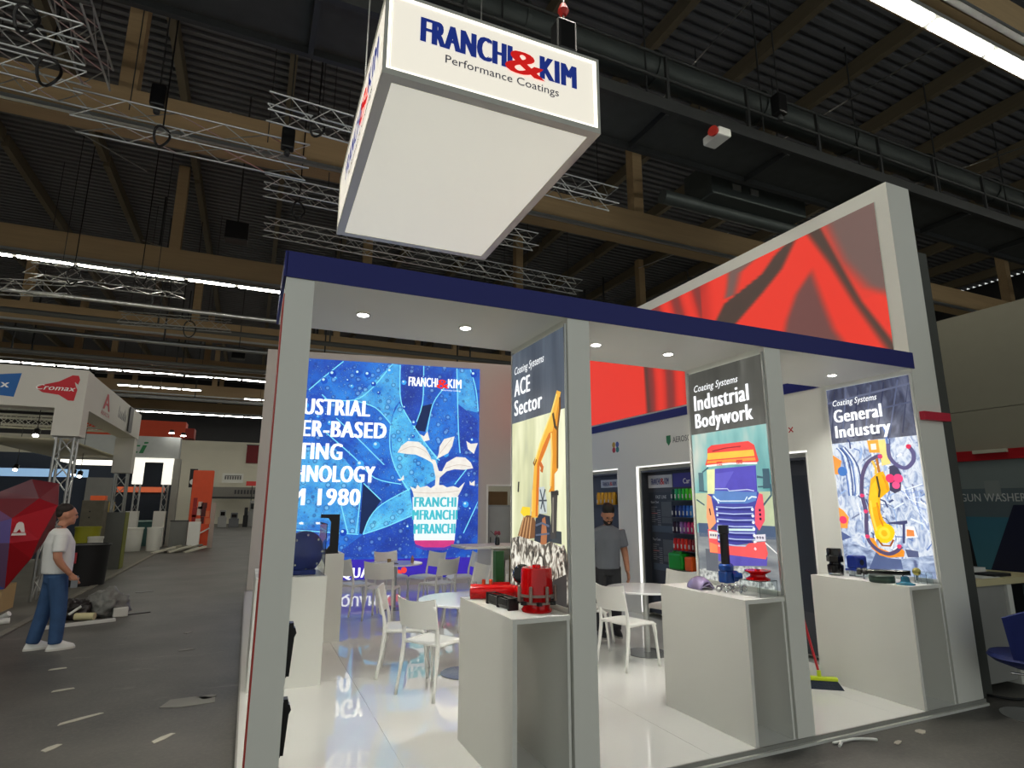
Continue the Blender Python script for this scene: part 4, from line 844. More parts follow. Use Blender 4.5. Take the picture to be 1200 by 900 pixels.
MB().obox((a0+a1)/2, d, sd, (0, 0, 1), .155, .036, .036).build('body', BLACKG, t, bevel=.012)
for s in (.0, .165, .33): MB().obox(a0+d*s, d, sd, (0, 0, 1), .012, .04, .04).build('clamp', BLACK, t, bevel=.006)
for sx in (-1, 1): MB().tube([a0+sd*(.03*sx)+Vector((0, 0, .033)), a1+sd*(.03*sx)+Vector((0, 0, .033))], .008, 6).build('tie_rod', BLACKG, t)
t = G_('hand_control', 'round black knob behind the red pump housing', 'knob', (1.88, 4.06, ZT1))
MB().lathe([(.03, 0), (.03, .14)], (1.88, 4.06, ZT1), 12).build('stem', BLACK, t)
MB().lathe([(.03, -.05), (.06, -.04), (.072, 0), (.06, .03), (.02, .035)], (1.88, 4.06, ZT1+.2), 20, (-.5, -.85, .1)).build('knob', BLACKG, t, smooth=35)
t = G_('square_tube', 'upright dark green square tube on the first pedestal', 'tube', (1.83, 4.42, ZT1))
GREEN = M('dark_green_paint', (24, 74, 34), .4)
MB().box(1.795, 1.865, 4.36, 4.43, ZT1+.02, ZT1+.345).build('tube', GREEN, t, bevel=.006)
MB().box(1.775, 1.885, 4.34, 4.45, ZT1, ZT1+.025).build('foot_plate', BLACK, t, bevel=.004)
# --- products on the second pedestal
t = G_('lilac_shell', 'glossy lilac curved shell on the second pedestal', 'shell', (3.60, 4.16, ZT1))
LIL = M('lilac_metallic', (160, 146, 184), .22, .4)
MB().sheet(lambda a, b_: (3.60+.085*math.cos(PI*a)*(.55+.45*math.sin(PI*(.15+.8*b_))), 4.05+.2*b_, ZT1+.003+.095*math.sin(PI*a)*(.35+.65*math.sin(PI*(.12+.78*b_)))), 14, 10, (0, 0, .004)).build('shell', LIL, t, smooth=True)
MB().tube([(3.52, 4.06, ZT1+.01), (3.6, 4.03, ZT1+.05), (3.68, 4.06, ZT1+.01)], .006, 6).build('rim', LIL, t)
t = G_('feed_pump', 'blue pump body with a tall black tube on the second pedestal', 'pump', (3.72, 3.98, ZT1))
BLG = M('blue_gloss', (20, 66, 140), .22); cx, cy = 3.73, 3.96
MB().lathe([(.022, 0), (.022, .06), (.03, .065)], (cx, cy, ZT1), 14).build('stand', ACRYL, t)
MB().box(cx-.07, cx+.07, cy-.06, cy+.06, ZT1, ZT1+.006).build('plate', CHROME, t)
MB().box(cx-.05, cx+.05, cy-.05, cy+.05, ZT1+.06, ZT1+.16).build('pump_body', BLG, t, bevel=.014)
MB().lathe([(.055, .16), (.062, .17), (.062, .20), (.05, .215)], (cx, cy, ZT1), 20).build('collar', BLG, t, smooth=35)
MB().lathe([(.05, 0), (.045, .05), (.03, .055), (.028, .09)], (cx+.03, cy-.02, ZT1+.115), 16, (.95, -.3, 0)).build('spout', BLG, t, smooth=35)
MB().lathe([(.036, .21), (.036, .46), (.044, .465), (.044, .53), (.036, .532)], (cx, cy, ZT1), 20).build('tube', BLACK, t, smooth=35)
t = G_('chrome_links', 'small knot of shiny chrome links in front of the blue pump', 'chain', (3.64, 3.82, ZT1))
rr = random.Random(3)
for k in range(8):
    cxx, cyy, czz = 3.58+.018*k+.0, 3.90-.022*k, ZT1+.028+.014*(k % 2); a = k*1.1
    pts = [(cxx+.026*math.cos(q)*math.cos(a), cyy+.026*math.cos(q)*math.sin(a), czz+.022*math.sin(q)) for q in [2*PI*i/12 for i in range(13)]]
    MB().tube(pts, .0065, 6).build('link', CHROME, t, smooth=True)
t = G_('acrylic_riser', 'clear acrylic display riser under the red pulley', 'riser', (3.762, 3.65, ZT1))
MB().box(3.665, 3.855, 3.55, 3.75, ZT1+.115, ZT1+.12).build('top_sheet', ACRYL, t)
for xx in (3.665, 3.85): MB().box(xx, xx+.005, 3.55, 3.75, ZT1, ZT1+.115).build('leg_sheet', ACRYL, t)
t = G_('pulley_wheel', 'flat red pulley wheel standing on the acrylic riser', 'pulley', (3.762, 3.65, ZT1+.12))
MB().lathe([(.09, 0), (.092, .01), (.06, .025), (.058, .04), (.098, .062), (.10, .072), (.03, .066), (.025, .07)], (3.762, 3.65, ZT1+.12), 28).build('wheel', REDG, t, smooth=35)
MB().lathe([(.02, .066), (.02, .08)], (3.762, 3.65, ZT1+.12), 12).build('hub', REDG, t)
# --- products on the third pedestal
t = G_('cable_gland', 'stacked glossy black connector at the back of the third pedestal', 'connector', (5.565, 4.36, ZT1))
MB().lathe([(.06, 0), (.07, .003), (.07, .02), (.066, .026)], (5.565, 4.36, ZT1), 20).build('clear_foot', ACRYL, t, smooth=35)
MB().lathe([(.074, .026), (.076, .06), (.076, .10), (.056, .112), (.052, .125)], (5.565, 4.36, ZT1), 20).build('lower_body', BLACKG, t, smooth=35)
MB().lathe([(.052, .125), (.078, .135), (.078, .19), (.07, .20)], (5.565, 4.36, ZT1), 6).build('nut', BLACKG, t)
MB().lathe([(.07, .20), (.07, .255), (.062, .268), (.02, .269)], (5.565, 4.36, ZT1), 20).build('cap', BLACKG, t, smooth=35)
t = G_('blue_bracket', 'blue cast bracket beside the black connector', 'bracket', (5.67, 4.2, ZT1))
BLD = M('royal_blue_gloss', (16, 42, 128), .3)
MB().box(5.595, 5.755, 4.14, 4.26, ZT1+.075, ZT1+.205).build('block', BLD, t, bevel=.02)
MB().box(5.585, 5.765, 4.13, 4.27, ZT1+.058, ZT1+.076).build('flange', BLD, t, bevel=.004)
MB().box(5.61, 5.74, 4.15, 4.25, ZT1, ZT1+.058).build('riser', ACRYL, t)
MB().lathe([(.028, 0), (.028, .004)], (5.665, 4.138, ZT1+.14), 16, (0, -1, 0)).build('bore', BLACK, t)
t = G_('drive_shaft', 'long thin black shaft lying across the third pedestal', 'shaft', (5.68, 3.95, ZT1))
a0, a1 = Vector((5.54, 4.08, ZT1+.07)), Vector((5.72, 3.70, ZT1+.08)); d = (a1-a0).normalized()
MB().tube([a0, a1], .024, 14).build('shaft', BLACKG, t, smooth=40)
for s in (-.02, .03): MB().lathe([(.034, 0), (.034, .03)], a0+d*s, 16, d).build('collar', BLACK, t)
for q in (a0+d*.05, a1-d*.05): MB().box(q.x-.03, q.x+.03, q.y-.008, q.y+.008, ZT1, q.z-.022).build('rest', ACRYL, t)
t = G_('brass_coupling', 'round brass coupling at the end of the black shaft', 'coupling', (5.73, 3.70, ZT1))
MB().ellipsoid((5.715, 3.64, ZT1+.10), .036, .036, .036).build('ball', M('brass', (170, 160, 90), .3, .8), t, smooth=True)
MB().lathe([(.012, 0), (.012, .068)], (5.715, 3.64, ZT1), 10).build('pin', CHROME, t)
t = G_('filter_disc', 'thick dark green disc on the third pedestal', 'disc', (5.452, 3.80, ZT1))
MB().lathe([(.098, 0), (.105, .006), (.105, .06), (.098, .066), (.05, .056), (.045, .05)], (5.452, 3.80, ZT1), 32).build('disc', M('disc_green', (44, 62, 52), .4), t, smooth=35)
MB().lathe([(.1065, .024), (.1065, .042)], (5.452, 3.80, ZT1), 32).build('band', M('disc_green2', (58, 80, 66), .4), t, smooth=35)
t = G_('teal_flange', 'small teal hat shaped flange near the front of the third pedestal', 'flange', (5.485, 3.605, ZT1))
MB().lathe([(.074, 0), (.076, .01), (.048, .018), (.037, .028), (.031, .068), (.022, .072)], (5.485, 3.605, ZT1), 26).build('flange', M('teal_gloss', (10, 96, 122), .25), t, smooth=35)
MB().lathe([(.022, .07), (.022, .075)], (5.485, 3.605, ZT1), 16).build('cap', M('teal_dark', (8, 60, 80), .25), t)
t = G_('acrylic_block', 'small clear acrylic box at the right of the third pedestal', 'box', (5.76, 3.60, ZT1))
for q in ((5.70, 5.704, 3.55, 3.66, 0, .10), (5.79, 5.794, 3.55, 3.66, 0, .10), (5.704, 5.79, 3.55, 3.554, 0, .10), (5.704, 5.79, 3.656, 3.66, 0, .10), (5.70, 5.794, 3.55, 3.66, .10, .104)):
    MB().box(*q[:4], ZT1+q[4], ZT1+q[5]).build('acrylic_sheet', ACRYL, t)
# --- left rear pedestals
t = G_('bolted_casting', 'round blue bolted wheel on the pedestal behind the left post', 'wheel', (.52, 6.55, 1.05))
MB().lathe([(.10, -.06), (.15, -.06), (.21, -.02), (.21, .02), (.15, .06), (.05, .06)], (.56, 6.55, 1.27), 28, (.4, -.9, 0)).build('wheel', BLD, t, smooth=35)
for k in range(8):
    a = 2*PI*k/8; u_ = Vector((.9, .4, 0)).normalized(); q = Vector((.56, 6.55, 1.27))+u_*(.17*math.cos(a))+Vector((0, 0, .17*math.sin(a)))+Vector((.4, -.9, 0))*.045
    MB().lathe([(.012, 0), (.012, .016)], q, 8, (.4, -.9, 0)).build('bolt', CHROME, t)
MB().box(.44, .68, 6.47, 6.63, 1.05, 1.10).build('cradle', BLD, t, bevel=.01)
t = G_('acrylic_case', 'clear acrylic display case around the blue wheel', 'case', (.56, 6.62, 1.05))
for q in ((.745, .751, 6.34, 6.95, 0, .50), (.22, .745, 6.34, 6.346, 0, .50), (.22, .751, 6.34, 6.95, .50, .506)): MB().box(q[0], q[1], q[2], q[3], 1.05+q[4], 1.05+q[5]).build('acrylic_sheet', ACRYL, t)
t = G_('black_plate', 'square black plate with a rounded cut-out on the far left pedestal', 'plate', (1.05, 8.2, 1.12))
MB().prism([(-.22, 0), (.02, 0), (.02, .50), (-.22, .50), (-.22, .455), (-.12, .45), (-.085, .40), (-.085, .10), (-.12, .06), (-.22, .05)], (1.10, 8.2, 1.12), (1, .1, 0), (0, 0, 1), -.02, .02).build('plate', BLACK, t)
MB().box(.85, 1.13, 8.16, 8.26, 1.12, 1.13).build('foot', BLACK, t)
# brochure holders behind the left post
for k, (zz, lab) in enumerate(((.95, 'upper black brochure holder fixed behind the left post'), (.56, 'lower black brochure holder fixed behind the left post'))):
    t = G_('brochure_holder', lab, 'holder', (.27, 3.66, zz))
    MB().prism([(.0, 0), (.028, .0), (.042, .20), (.052, .22), (.045, .245), (.036, .25), (.034, .275), (.0, .275)], (XA1, 3.66, zz-.12), (1, 0, 0), (0, 0, 1), -.03, .03).build('pocket', BLACK, t)
    MB().box(XA1-.002, XA1+.012, 3.61, 3.70, zz-.12, zz+.15).build('back_plate', BLACK, t)

# --- furniture
def chair_proto():
    t = thing('stacking_chair', 'x', 'chair', (0, 0, 0), 0, 'white stacking chairs')
    for s in (-1, 1):
        MB().tube(smooth_line([(-.27, .225*s, 0), (-.22, .21*s, .30), (-.205, .205*s, .46), (-.225, .205*s, .62), (-.275, .215*s, .80)], 3), [.015]*3+[.021]*3+[.02]*3+[.014]*4, 7).build('leg', WHITE_P, t, smooth=True)
        MB().tube(smooth_line([(.235, .225*s, 0), (.205, .21*s, .30), (.185, .205*s, .42), (.12, .2*s, .445), (-.2, .2*s, .445)], 3), [.015]*4+[.021]*9, 7).build('leg', WHITE_P, t, smooth=True)
    MB().sheet(lambda a, b_: (-.215+.43*a, -.215+.43*b_, .448-.022*math.sin(PI*b_)*math.sin(PI*min(1, a*1.15+.05))-.03*max(0, a-.85)/.15), 8, 8, (0, 0, .014)).build('seat', WHITE_P, t, smooth=50)
    MB().sheet(lambda a, b_: (-.222-.055*a-.05*math.sin(PI*b_)-.0, -.228+.456*b_, .60+.235*a+.028*a*abs(2*b_-1)**2-.01*(1-a)*math.sin(PI*b_)), 6, 10, (-.014, 0, 0)).build('backrest', WHITE_P, t, smooth=50)
    return t
CH = chair_proto(); first = True
for x, y, deg, lab in ((1.72, 5.68, 33, 'white chair seen from behind at the near left table, nearest to the first pedestal'),
        (1.62, 6.38, -18, 'white chair turned sideways left of the near left table'),
        (3.93, 5.72, 11, 'white chair seen from behind at the right table, closest to the camera'),
        (5.02, 6.35, 197, 'white chair at the right table facing left, partly behind the second pedestal'),
        (4.02, 6.62, -40, 'white chair at the edge of the excavator fin wall beside the right table'),
        (1.72, 10.0, 20, 'leftmost white chair in front of the blue picture'),
        (2.0, 9.42, 62, 'white chair seen from behind in front of the word AQUAMIX'),
        (2.45, 10.85, -75, 'white chair on the far side of the rear table near the picture'),
        (2.98, 10.55, 205, 'white chair right of the rear table turned toward it'),
        (2.92, 9.62, 115, 'white chair right of the rear table, nearer one'),
        (2.92, 8.22, 190, 'white chair standing below the high white counter'),
        (3.55, 10.3, 175, 'white chair behind the high counter, in front of the back wall')):
    if first: CH.location = (x, y, ZP); CH.rotation_euler = (0, 0, math.radians(deg)); CH['label'] = lab; first = False
    else: copy_tree(CH, None, (x, y, ZP), math.radians(deg), lab)
def table(x, y, r, z, lab):
    t = thing('round_table', lab, 'table', (x, y, ZP), 0, 'round white tables')
    MB().lathe([(r-.004, z-.022), (r, z-.018), (r, z-.004), (r-.004, z)], (x, y, 0), 40).build('table_top', M('table_white', (238, 240, 240), .12, var=.01), t, smooth=35)
    MB().lathe([(.035, ZP+.02), (.035, z-.03), (.10, z-.022)], (x, y, 0), 16).build('column', ALU, t, smooth=35)
    MB().lathe([(.25, ZP), (.25, ZP+.008), (.05, ZP+.02)], (x, y, 0), 32).build('base', M('table_base', (150, 152, 150), .25, .6), t, smooth=35)
table(2.18, 6.12, .50, .78, 'round white table near the first pedestal at the left'); table(4.42, 6.05, .46, .78, 'round white table in front of the bearded man'); table(2.35, 10.2, .46, .78, 'round white table at the back in front of the blue picture')
t = thing('serving_tray', 'small tray with brown items on the rear table', 'tray', (2.3, 10.15, .78))
MB().box(2.16, 2.36, 10.0, 10.14, .78, .79).build('tray', M('tray_dark', (70, 52, 40), .5), t, bevel=.003)
MB().lathe([(.03, .79), (.034, .86), (.03, .861)], (2.22, 10.07, 0), 12).build('cup', M('tan_cup', (160, 130, 80), .5), t)
t = thing('small_bottle', 'small bottle with pink cap standing on the rear table', 'bottle', (2.62, 10.1, .78))
MB().lathe([(.025, .78), (.027, .80), (.027, .86), (.012, .88)], (2.62, 10.1, 0), 12).build('body', M('amber', (176, 140, 110), .3), t, smooth=35)
MB().lathe([(.013, .88), (.013, .90)], (2.62, 10.1, 0), 10).build('cap', M('pink', (210, 120, 120), .4), t)
# high counter
t = thing('high_counter', 'high white counter with a shelf of boxes beside the excavator fin wall', 'counter', (3.6, 8.9, ZP))
MB().box(3.02, 4.4, 8.55, 9.25, 1.09, 1.125).build('counter_top', WHITE, t)
MB().box(4.10, 4.14, 8.6, 9.2, ZP, 1.09).build('side_panel', WHITE, t); MB().box(3.46, 3.50, 8.6, 9.2, ZP, 1.09).build('side_panel', WHITE, t)
MB().box(3.50, 4.10, 9.16, 9.2, ZP, 1.09).build('back_panel', WHITE, t); MB().box(3.50, 4.10, 8.62, 9.16, .50, .53).build('shelf', WHITE, t)
for k, (xx, ww, hh_, c, lab) in enumerate(((3.52, .10, .50, (170, 76, 36), 'tall rust orange binder on the counter shelf'), (3.64, .06, .44, (90, 24, 30), 'dark red binder on the counter shelf'), (3.72, .06, .38, (196, 196, 190), 'pale grey binder on the counter shelf'), (3.92, .06, .42, (186, 150, 60), 'ochre binder on the counter shelf'))):
    t = thing('binder', lab, 'binder', (xx+ww/2, 8.8, .53), 0, 'binders on the counter shelf')
    MB().box(xx, xx+ww, 8.66, 8.95, .53, .53+hh_).build('cover', M('binder_%d' % k, c, .6), t); MB().box(xx+.01, xx+ww-.01, 8.655, 8.66, .60, .70).build('spine_label', WHITE_P, t)
t = thing('flower_vase', 'dark vase with a small pink flower on the high counter', 'vase', (3.62, 8.75, 1.125))
MB().lathe([(.03, 1.125), (.04, 1.14), (.036, 1.22), (.028, 1.25)], (3.62, 8.75, 0), 14).build('vase', M('dark_glass', (40, 42, 44), .15), t, smooth=35)
for k in range(6): a = k*1.05; MB().ellipsoid((3.62+.03*math.cos(a), 8.75+.03*math.sin(a), 1.30+.012*(k % 3)), .026, .026, .022, 8, 6).build('petal', M('petal_pink', (150, 70, 84), .6), t, smooth=True)
MB().tube([(3.62, 8.75, 1.24), (3.62, 8.75, 1.30)], .005, 5).build('stem', GREEN, t); MB().tube([(3.61, 8.75, 1.25), (3.50, 8.74, 1.35)], .004, 5).build('twig', BLACK, t)
# broom
t = thing('broom', 'broom with red handle and lime green head leaning behind the truck fin wall', 'broom', (5.12, 4.30, ZP))
hd = Vector((5.12, 4.30, ZP)); bu = Vector((.80, -.6, 0)).normalized(); bv = Vector((.6, .8, 0))
MB().obox(hd+Vector((0, 0, .085)), bu, bv, (0, 0, 1), .15, .03, .016).build('head', M('lime', (186, 206, 30), .4), t, bevel=.008)
MB().add([tuple(hd+bu*(a*w_)+bv*(b_*d_)+Vector((0, 0, z_))) for z_, w_, d_ in ((.0, .19, .05), (.07, .145, .026)) for a, b_ in ((-1, -1), (1, -1), (1, 1), (-1, 1))], [(3, 2, 1, 0), (4, 5, 6, 7), (0, 1, 5, 4), (1, 2, 6, 5), (2, 3, 7, 6), (3, 0, 4, 7)]).build('bristles', M('bristle_dark', (40, 48, 62), .8, bump=.6, scale=80), t)
MB().tube([tuple(hd+Vector((0, 0, .09))), tuple(hd+Vector((.10, .42, 1.38)))], .012, 10).build('handle', M('handle_red', (170, 26, 36), .35), t, smooth=40)
MB().lathe([(.02, 0), (.018, .06)], tuple(hd+Vector((0, .01, .095))), 10).build('socket', M('lime', (186, 206, 30), .4), t)

# --- product display boards in the niches
BOARD = M('board_charcoal', (58, 61, 68), .5, var=.04)
ordn = ('leftmost', 'second', 'third', 'fourth', 'fifth', 'sixth')
def board(y0, y1, lab, full):
    t = thing('product_display', lab, 'display', (XD0+.13, (y0+y1)/2, ZP))
    x = XD0+.16; O = Vector((x, 0, 0)); U = Vector((0, -1, 0)); V = Vector((0, 0, 1))
    MB().box(x, x+.05, y0+.06, y1-.06, ZP+.04, 2.27).build('back_board', BOARD, t)
    for a, b_ in ((y0+.06, y0+.08), (y1-.08, y1-.06)): MB().box(x-.12, x, a, b_, ZP+.04, 2.27).build('side_panel', BOARD, t)
    MB().box(x-.12, x+.05, y0+.06, y1-.06, 2.27, 2.30).build('top_panel', BOARD, t)
    return t, O, U, V
def can(x, y, z, col, lab, grp, r=.028, h=.165, capc=None):
    k = tuple(int(c) for c in col)
    t = thing('aerosol_can', lab, 'can', (x, y, z), 0, grp)
    MB().lathe([(r*.96, 0), (r, .006), (r, h*.78), (r*.82, h*.86)], (x, y, z), 14).build('body', M('can_%d_%d_%d' % k, k, .3, .2, var=.03), t, smooth=35)
    MB().lathe([(r*.8, h*.86), (r*.8, h*.97), (r*.6, h)], (x, y, z), 12).build('cap', M('can_%d_%d_%d' % k, k, .3, .2, var=.03) if capc is None else capc, t, smooth=35)
    MB().box(x-r-.0008, x-r+.004, y-.012, y+.012, z+.03, z+.09).build('label_print', M('can_label', (206, 208, 206), .5), t)
    return t
t, O, U, V = board(*NICHES[1], 'charcoal product display with framed charts and aerosol cans in the middle niche', True)
ym = 7.30
poly('logo_plate', [(-7.98, 2.02), (-7.38, 2.02), (-7.38, 2.22), (-7.98, 2.22)], M('plate_grey', (190, 194, 200), .4), t, O, U, V, 2)
text('lettering', 'FRANCHI', INK((40, 52, 120)), t, O+U*-7.90+V*2.07, U, V, .22, .10, .007, .02); text('lettering', '&', INK((200, 30, 36)), t, O+U*-7.67+V*2.07, U, V, .10, .10, .007, .03); text('lettering', 'KIM', INK((40, 52, 120)), t, O+U*-7.56+V*2.07, U, V, .10, .10, .007, .02)
poly('banner', [(-7.36, 2.02), (-6.76, 2.02), (-6.76, 2.23), (-7.36, 2.23)], M('banner_violet', (56, 50, 140), .5), t, O, U, V, 2)
text('lettering', 'Car &', INK((240, 240, 244)), t, O+U*-7.12+V*2.07, U, V, .24, .075, .007, .02)
CHART = M('chart_dark', (38, 44, 54), .45); SAMP = M('sample_grey', (78, 84, 88), .45); PALE = INK((196, 200, 204))
poly('chart_panel', [(-7.98, .55), (-7.38, .55), (-7.38, 1.95), (-7.98, 1.95)], CHART, t, O, U, V, 1)
text('lettering', 'FAST LINE', PALE, t, O+U*-7.80+V*1.85, U, V, .26, .05, .005, .01)
for k, (st, zz) in enumerate((('Base Coat', 1.78), ('Top Coat', 1.20))):
    text('lettering', st, PALE, t, O+U*-7.93+V*zz, U, V, .20, .035, .005, .008)
    poly('sample_plate', [(-7.67, zz-.31), (-7.42, zz-.31), (-7.42, zz+.02), (-7.67, zz+.02)], SAMP, t, O, U, V, 4)
    poly('sample_strip', [(-7.67, zz-.22), (-7.42, zz-.22), (-7.42, zz-.21), (-7.67, zz-.21)], CHART, t, O, U, V, 5)
    poly('info_band', [(-7.93, zz-.45), (-7.41, zz-.45), (-7.41, zz-.35), (-7.93, zz-.35)], M('info_blue', (66, 80, 96), .5), t, O, U, V, 2)
    for q in range(8): poly('text_line', [(-7.93, zz-.07-.032*q), (-7.93+.09+.06*(q % 3 == 0), zz-.07-.032*q), (-7.93+.09+.06*(q % 3 == 0), zz-.058-.032*q), (-7.93, zz-.058-.032*q)], INK((120, 122, 126)) if q != 3 else INK((180, 110, 110)), t, O, U, V, 2); poly('text_line', [(-7.78, zz-.12-.032*q), (-7.70, zz-.12-.032*q), (-7.70, zz-.108-.032*q), (-7.78, zz-.108-.032*q)], INK((120, 122, 126)), t, O, U, V, 2)
MB().prism([(-7.98, ZP+.06), (-7.38, ZP+.06), (-7.38, .50), (-7.98, .50)], O, U, V, 0, .06).build('lower_cabinet', CHART, t)
for k, (zz, cols, nm) in enumerate(((1.82, ((24, 70, 74), (16, 150, 96), (22, 168, 74), (40, 190, 56), (70, 205, 44), (110, 214, 50), (160, 220, 60)), 'green'), (1.573, ((16, 28, 66), (20, 44, 110), (24, 66, 150), (34, 90, 186), (46, 110, 206), (66, 140, 214), (96, 166, 220)), 'blue'), (1.337, ((44, 24, 52), (40, 30, 70), (142, 104, 172), (150, 70, 150), (186, 40, 120), (206, 40, 100), (216, 60, 110)), 'violet'), (1.091, ((206, 26, 36), (214, 30, 34), (224, 40, 34), (230, 56, 36), (150, 20, 36), (120, 16, 30), (226, 90, 40)), 'red'))):
    MB().box(XD0+.03, XD0+.16, 6.75, 7.36, zz-.012, zz).build('shelf', BOARD, t)
    for j, c in enumerate(cols): can(XD0+.095, 7.30-.083*j, zz, c, '%s can on the %s-toned shelf of the middle niche' % (('leftmost', 'second', 'third', 'fourth', 'fifth', 'sixth', 'seventh')[j]+('' if j == 0 else ' from left'), nm), 'aerosol cans in the middle niche', .033, .17)
MB().box(XD0+.0, XD0+.16, 6.75, 7.36, .81, .822).build('shelf', BOARD, t); MB().box(XD0+.0, XD0+.16, 6.75, 7.36, .53, .542).build('shelf', BOARD, t)
tg = thing('canister', 'big bright green rectangular canister below the aerosol cans', 'canister', (XD0+.06, 7.18, .822))
GC = M('canister_green', (20, 150, 44), .3)
MB().box(XD0-.05, XD0+.14, 7.02, 7.32, .822, 1.06).build('body', GC, tg, bevel=.03); MB().box(XD0+.0, XD0+.10, 7.08, 7.20, 1.06, 1.08).build('handle', GC, tg, bevel=.01); MB().lathe([(.028, 1.06), (.028, 1.08)], (XD0+.04, 7.27, 0), 12).build('cap', GC, tg)
to = thing('canister', 'orange canister to the right of the green canister', 'canister', (XD0+.06, 6.93, .822))
MB().box(XD0-.02, XD0+.13, 6.84, 6.99, .822, 1.02).build('body', M('canister_orange', (220, 90, 30), .3), to, bevel=.02); MB().lathe([(.024, 1.02), (.024, 1.05)], (XD0+.05, 6.92, 0), 12).build('cap', BLACK, to)
for j in range(4): can(XD0+.07, 7.28-.10*j, .542, (222, 190, 30), '%s yellow can on the bottom shelf of the middle niche' % ('leftmost', 'second', 'third', 'rightmost')[j], 'yellow cans on the bottom shelf', .038, .20)
t, O, U, V = board(*NICHES[0], 'charcoal product display in the nearest niche beside the robot poster', False)
poly('chart_panel', [(-6.05, .55), (-4.95, .55), (-4.95, 2.1), (-6.05, 2.1)], CHART, t, O, U, V, 1)
t, O, U, V = board(*NICHES[2], 'narrow dark product display with yellow bottles in the farthest niche', False)
poly('logo_plate', [(-9.42, 2.06), (-8.86, 2.06), (-8.86, 2.20), (-9.42, 2.20)], M('plate_grey', (190, 194, 200), .4), t, O, U, V, 2)
text('lettering', 'FRANCHI', INK((40, 52, 120)), t, O+U*-9.36+V*2.09, U, V, .22, .07, .007, .02); text('lettering', '&', INK((200, 30, 36)), t, O+U*-9.12+V*2.09, U, V, .09, .07, .007, .03); text('lettering', 'KIM', INK((40, 52, 120)), t, O+U*-9.02+V*2.09, U, V, .10, .07, .007, .02)
MB().box(XD0+.03, XD0+.16, 8.70, 9.90, 1.742, 1.752).build('shelf', BOARD, t)
for j in range(5): can(XD0+.095, 9.40-.125*j, 1.752, (214, 158, 40), '%s amber bottle on the shelf of the farthest niche' % ('leftmost', 'second', 'middle', 'fourth', 'rightmost')[j], 'amber bottles in the farthest niche', .046, .22)

# ================================================================== PEOPLE
def fuse(mb, voxel, smooth_it=4):
    """one continuous surface from overlapping volumes"""
    me = bpy.data.meshes.new('f'); me.from_pydata(mb.v, [], mb.f)
    bm = bmesh.new(); bm.from_mesh(me); bmesh.ops.recalc_face_normals(bm, faces=bm.faces); bm.to_mesh(me); bm.free()
    ob = bpy.data.objects.new('f', me); COL.objects.link(ob)
    r = ob.modifiers.new('r', 'REMESH'); r.mode = 'VOXEL'; r.voxel_size = voxel
    s = ob.modifiers.new('s', 'SMOOTH'); s.factor = .5; s.iterations = smooth_it
    dg = bpy.context.evaluated_depsgraph_get(); out = bpy.data.meshes.new_from_object(ob.evaluated_get(dg))
    bpy.data.objects.remove(ob, do_unlink=True); bpy.data.meshes.remove(me)
    for p in out.polygons: p.use_smooth = True
    return out
def part_from(me, name, mat, parent):
    me.name = name; me.materials.clear(); me.materials.append(mat)
    o = bpy.data.objects.new(name, me); COL.objects.link(o); o.parent = parent
    return o
def limb(mb, pts, rs): mb.tube(smooth_line(pts, 3), [rs[0]+(rs[-1]-rs[0])*i/(3*(len(pts)-1)) if len(rs) == 2 else sum(rs)/len(rs) for i in range(3*(len(pts)-1)+1)], 12); return mb
def limb_r(mb, pts, rs):
    n = 4; sp_ = smooth_line(pts, n); rr_ = []
    for i in range(len(pts)-1): rr_ += [rs[i]+(rs[i+1]-rs[i])*k/n for k in range(n)]
    return mb.tube(sp_, rr_+[rs[-1]], 12)
def hand(mb, wr, down, fwd, side):
    """palm and five fingers; down = finger direction, fwd = thumb side, side = palm normal"""
    wr, dn, fw, sd = Vector(wr), Vector(down).normalized(), Vector(fwd).normalized(), Vector(side).normalized()
    mb.obox(wr+dn*.05, fw, sd, dn, .036, .013, .045)
    for k, (off, ln) in enumerate(((.030, .072), (.010, .080), (-.010, .075), (-.028, .058))):
        b_ = wr+dn*.088+fw*off
        mb.tube([b_-dn*.02, b_+dn*ln*.4+sd*.006, b_+dn*ln*.75+sd*.02, b_+dn*ln+sd*.036], [.0095, .009, .0085, .007], 7)
    b_ = wr+dn*.03+fw*.03; mb.tube([b_, b_+dn*.03+fw*.022+sd*.01, b_+dn*.06+fw*.022+sd*.025], [.012, .0105, .008], 7)
def head(mb, c, rot):
    """head with brow, nose, chin and ears, facing local +X"""
    c = Vector(c)
    e = lambda p, rx, ry, rz: mb.ellipsoid(c+rot @ (Vector(p)*1.08), rx*1.08, ry*1.08, rz*1.08, 16, 12, rot)
    e((-.005, 0, .02), .098, .076, .098); e((.02, 0, -.045), .068, .058, .075); e((.075, 0, -.082), .022, .028, .022)   # skull, jaw, chin
    e((.088, 0, .028), .014, .05, .012); e((.10, 0, -.012), .016, .013, .022); e((.086, 0, -.052), .014, .026, .008); e((.086, 0, -.062), .013, .022, .007)  # brow, nose, lips
    for s in (-1, 1): e((-.005, .076*s, -.005), .02, .009, .03); e((.055, .035*s, -.025), .03, .02, .025)
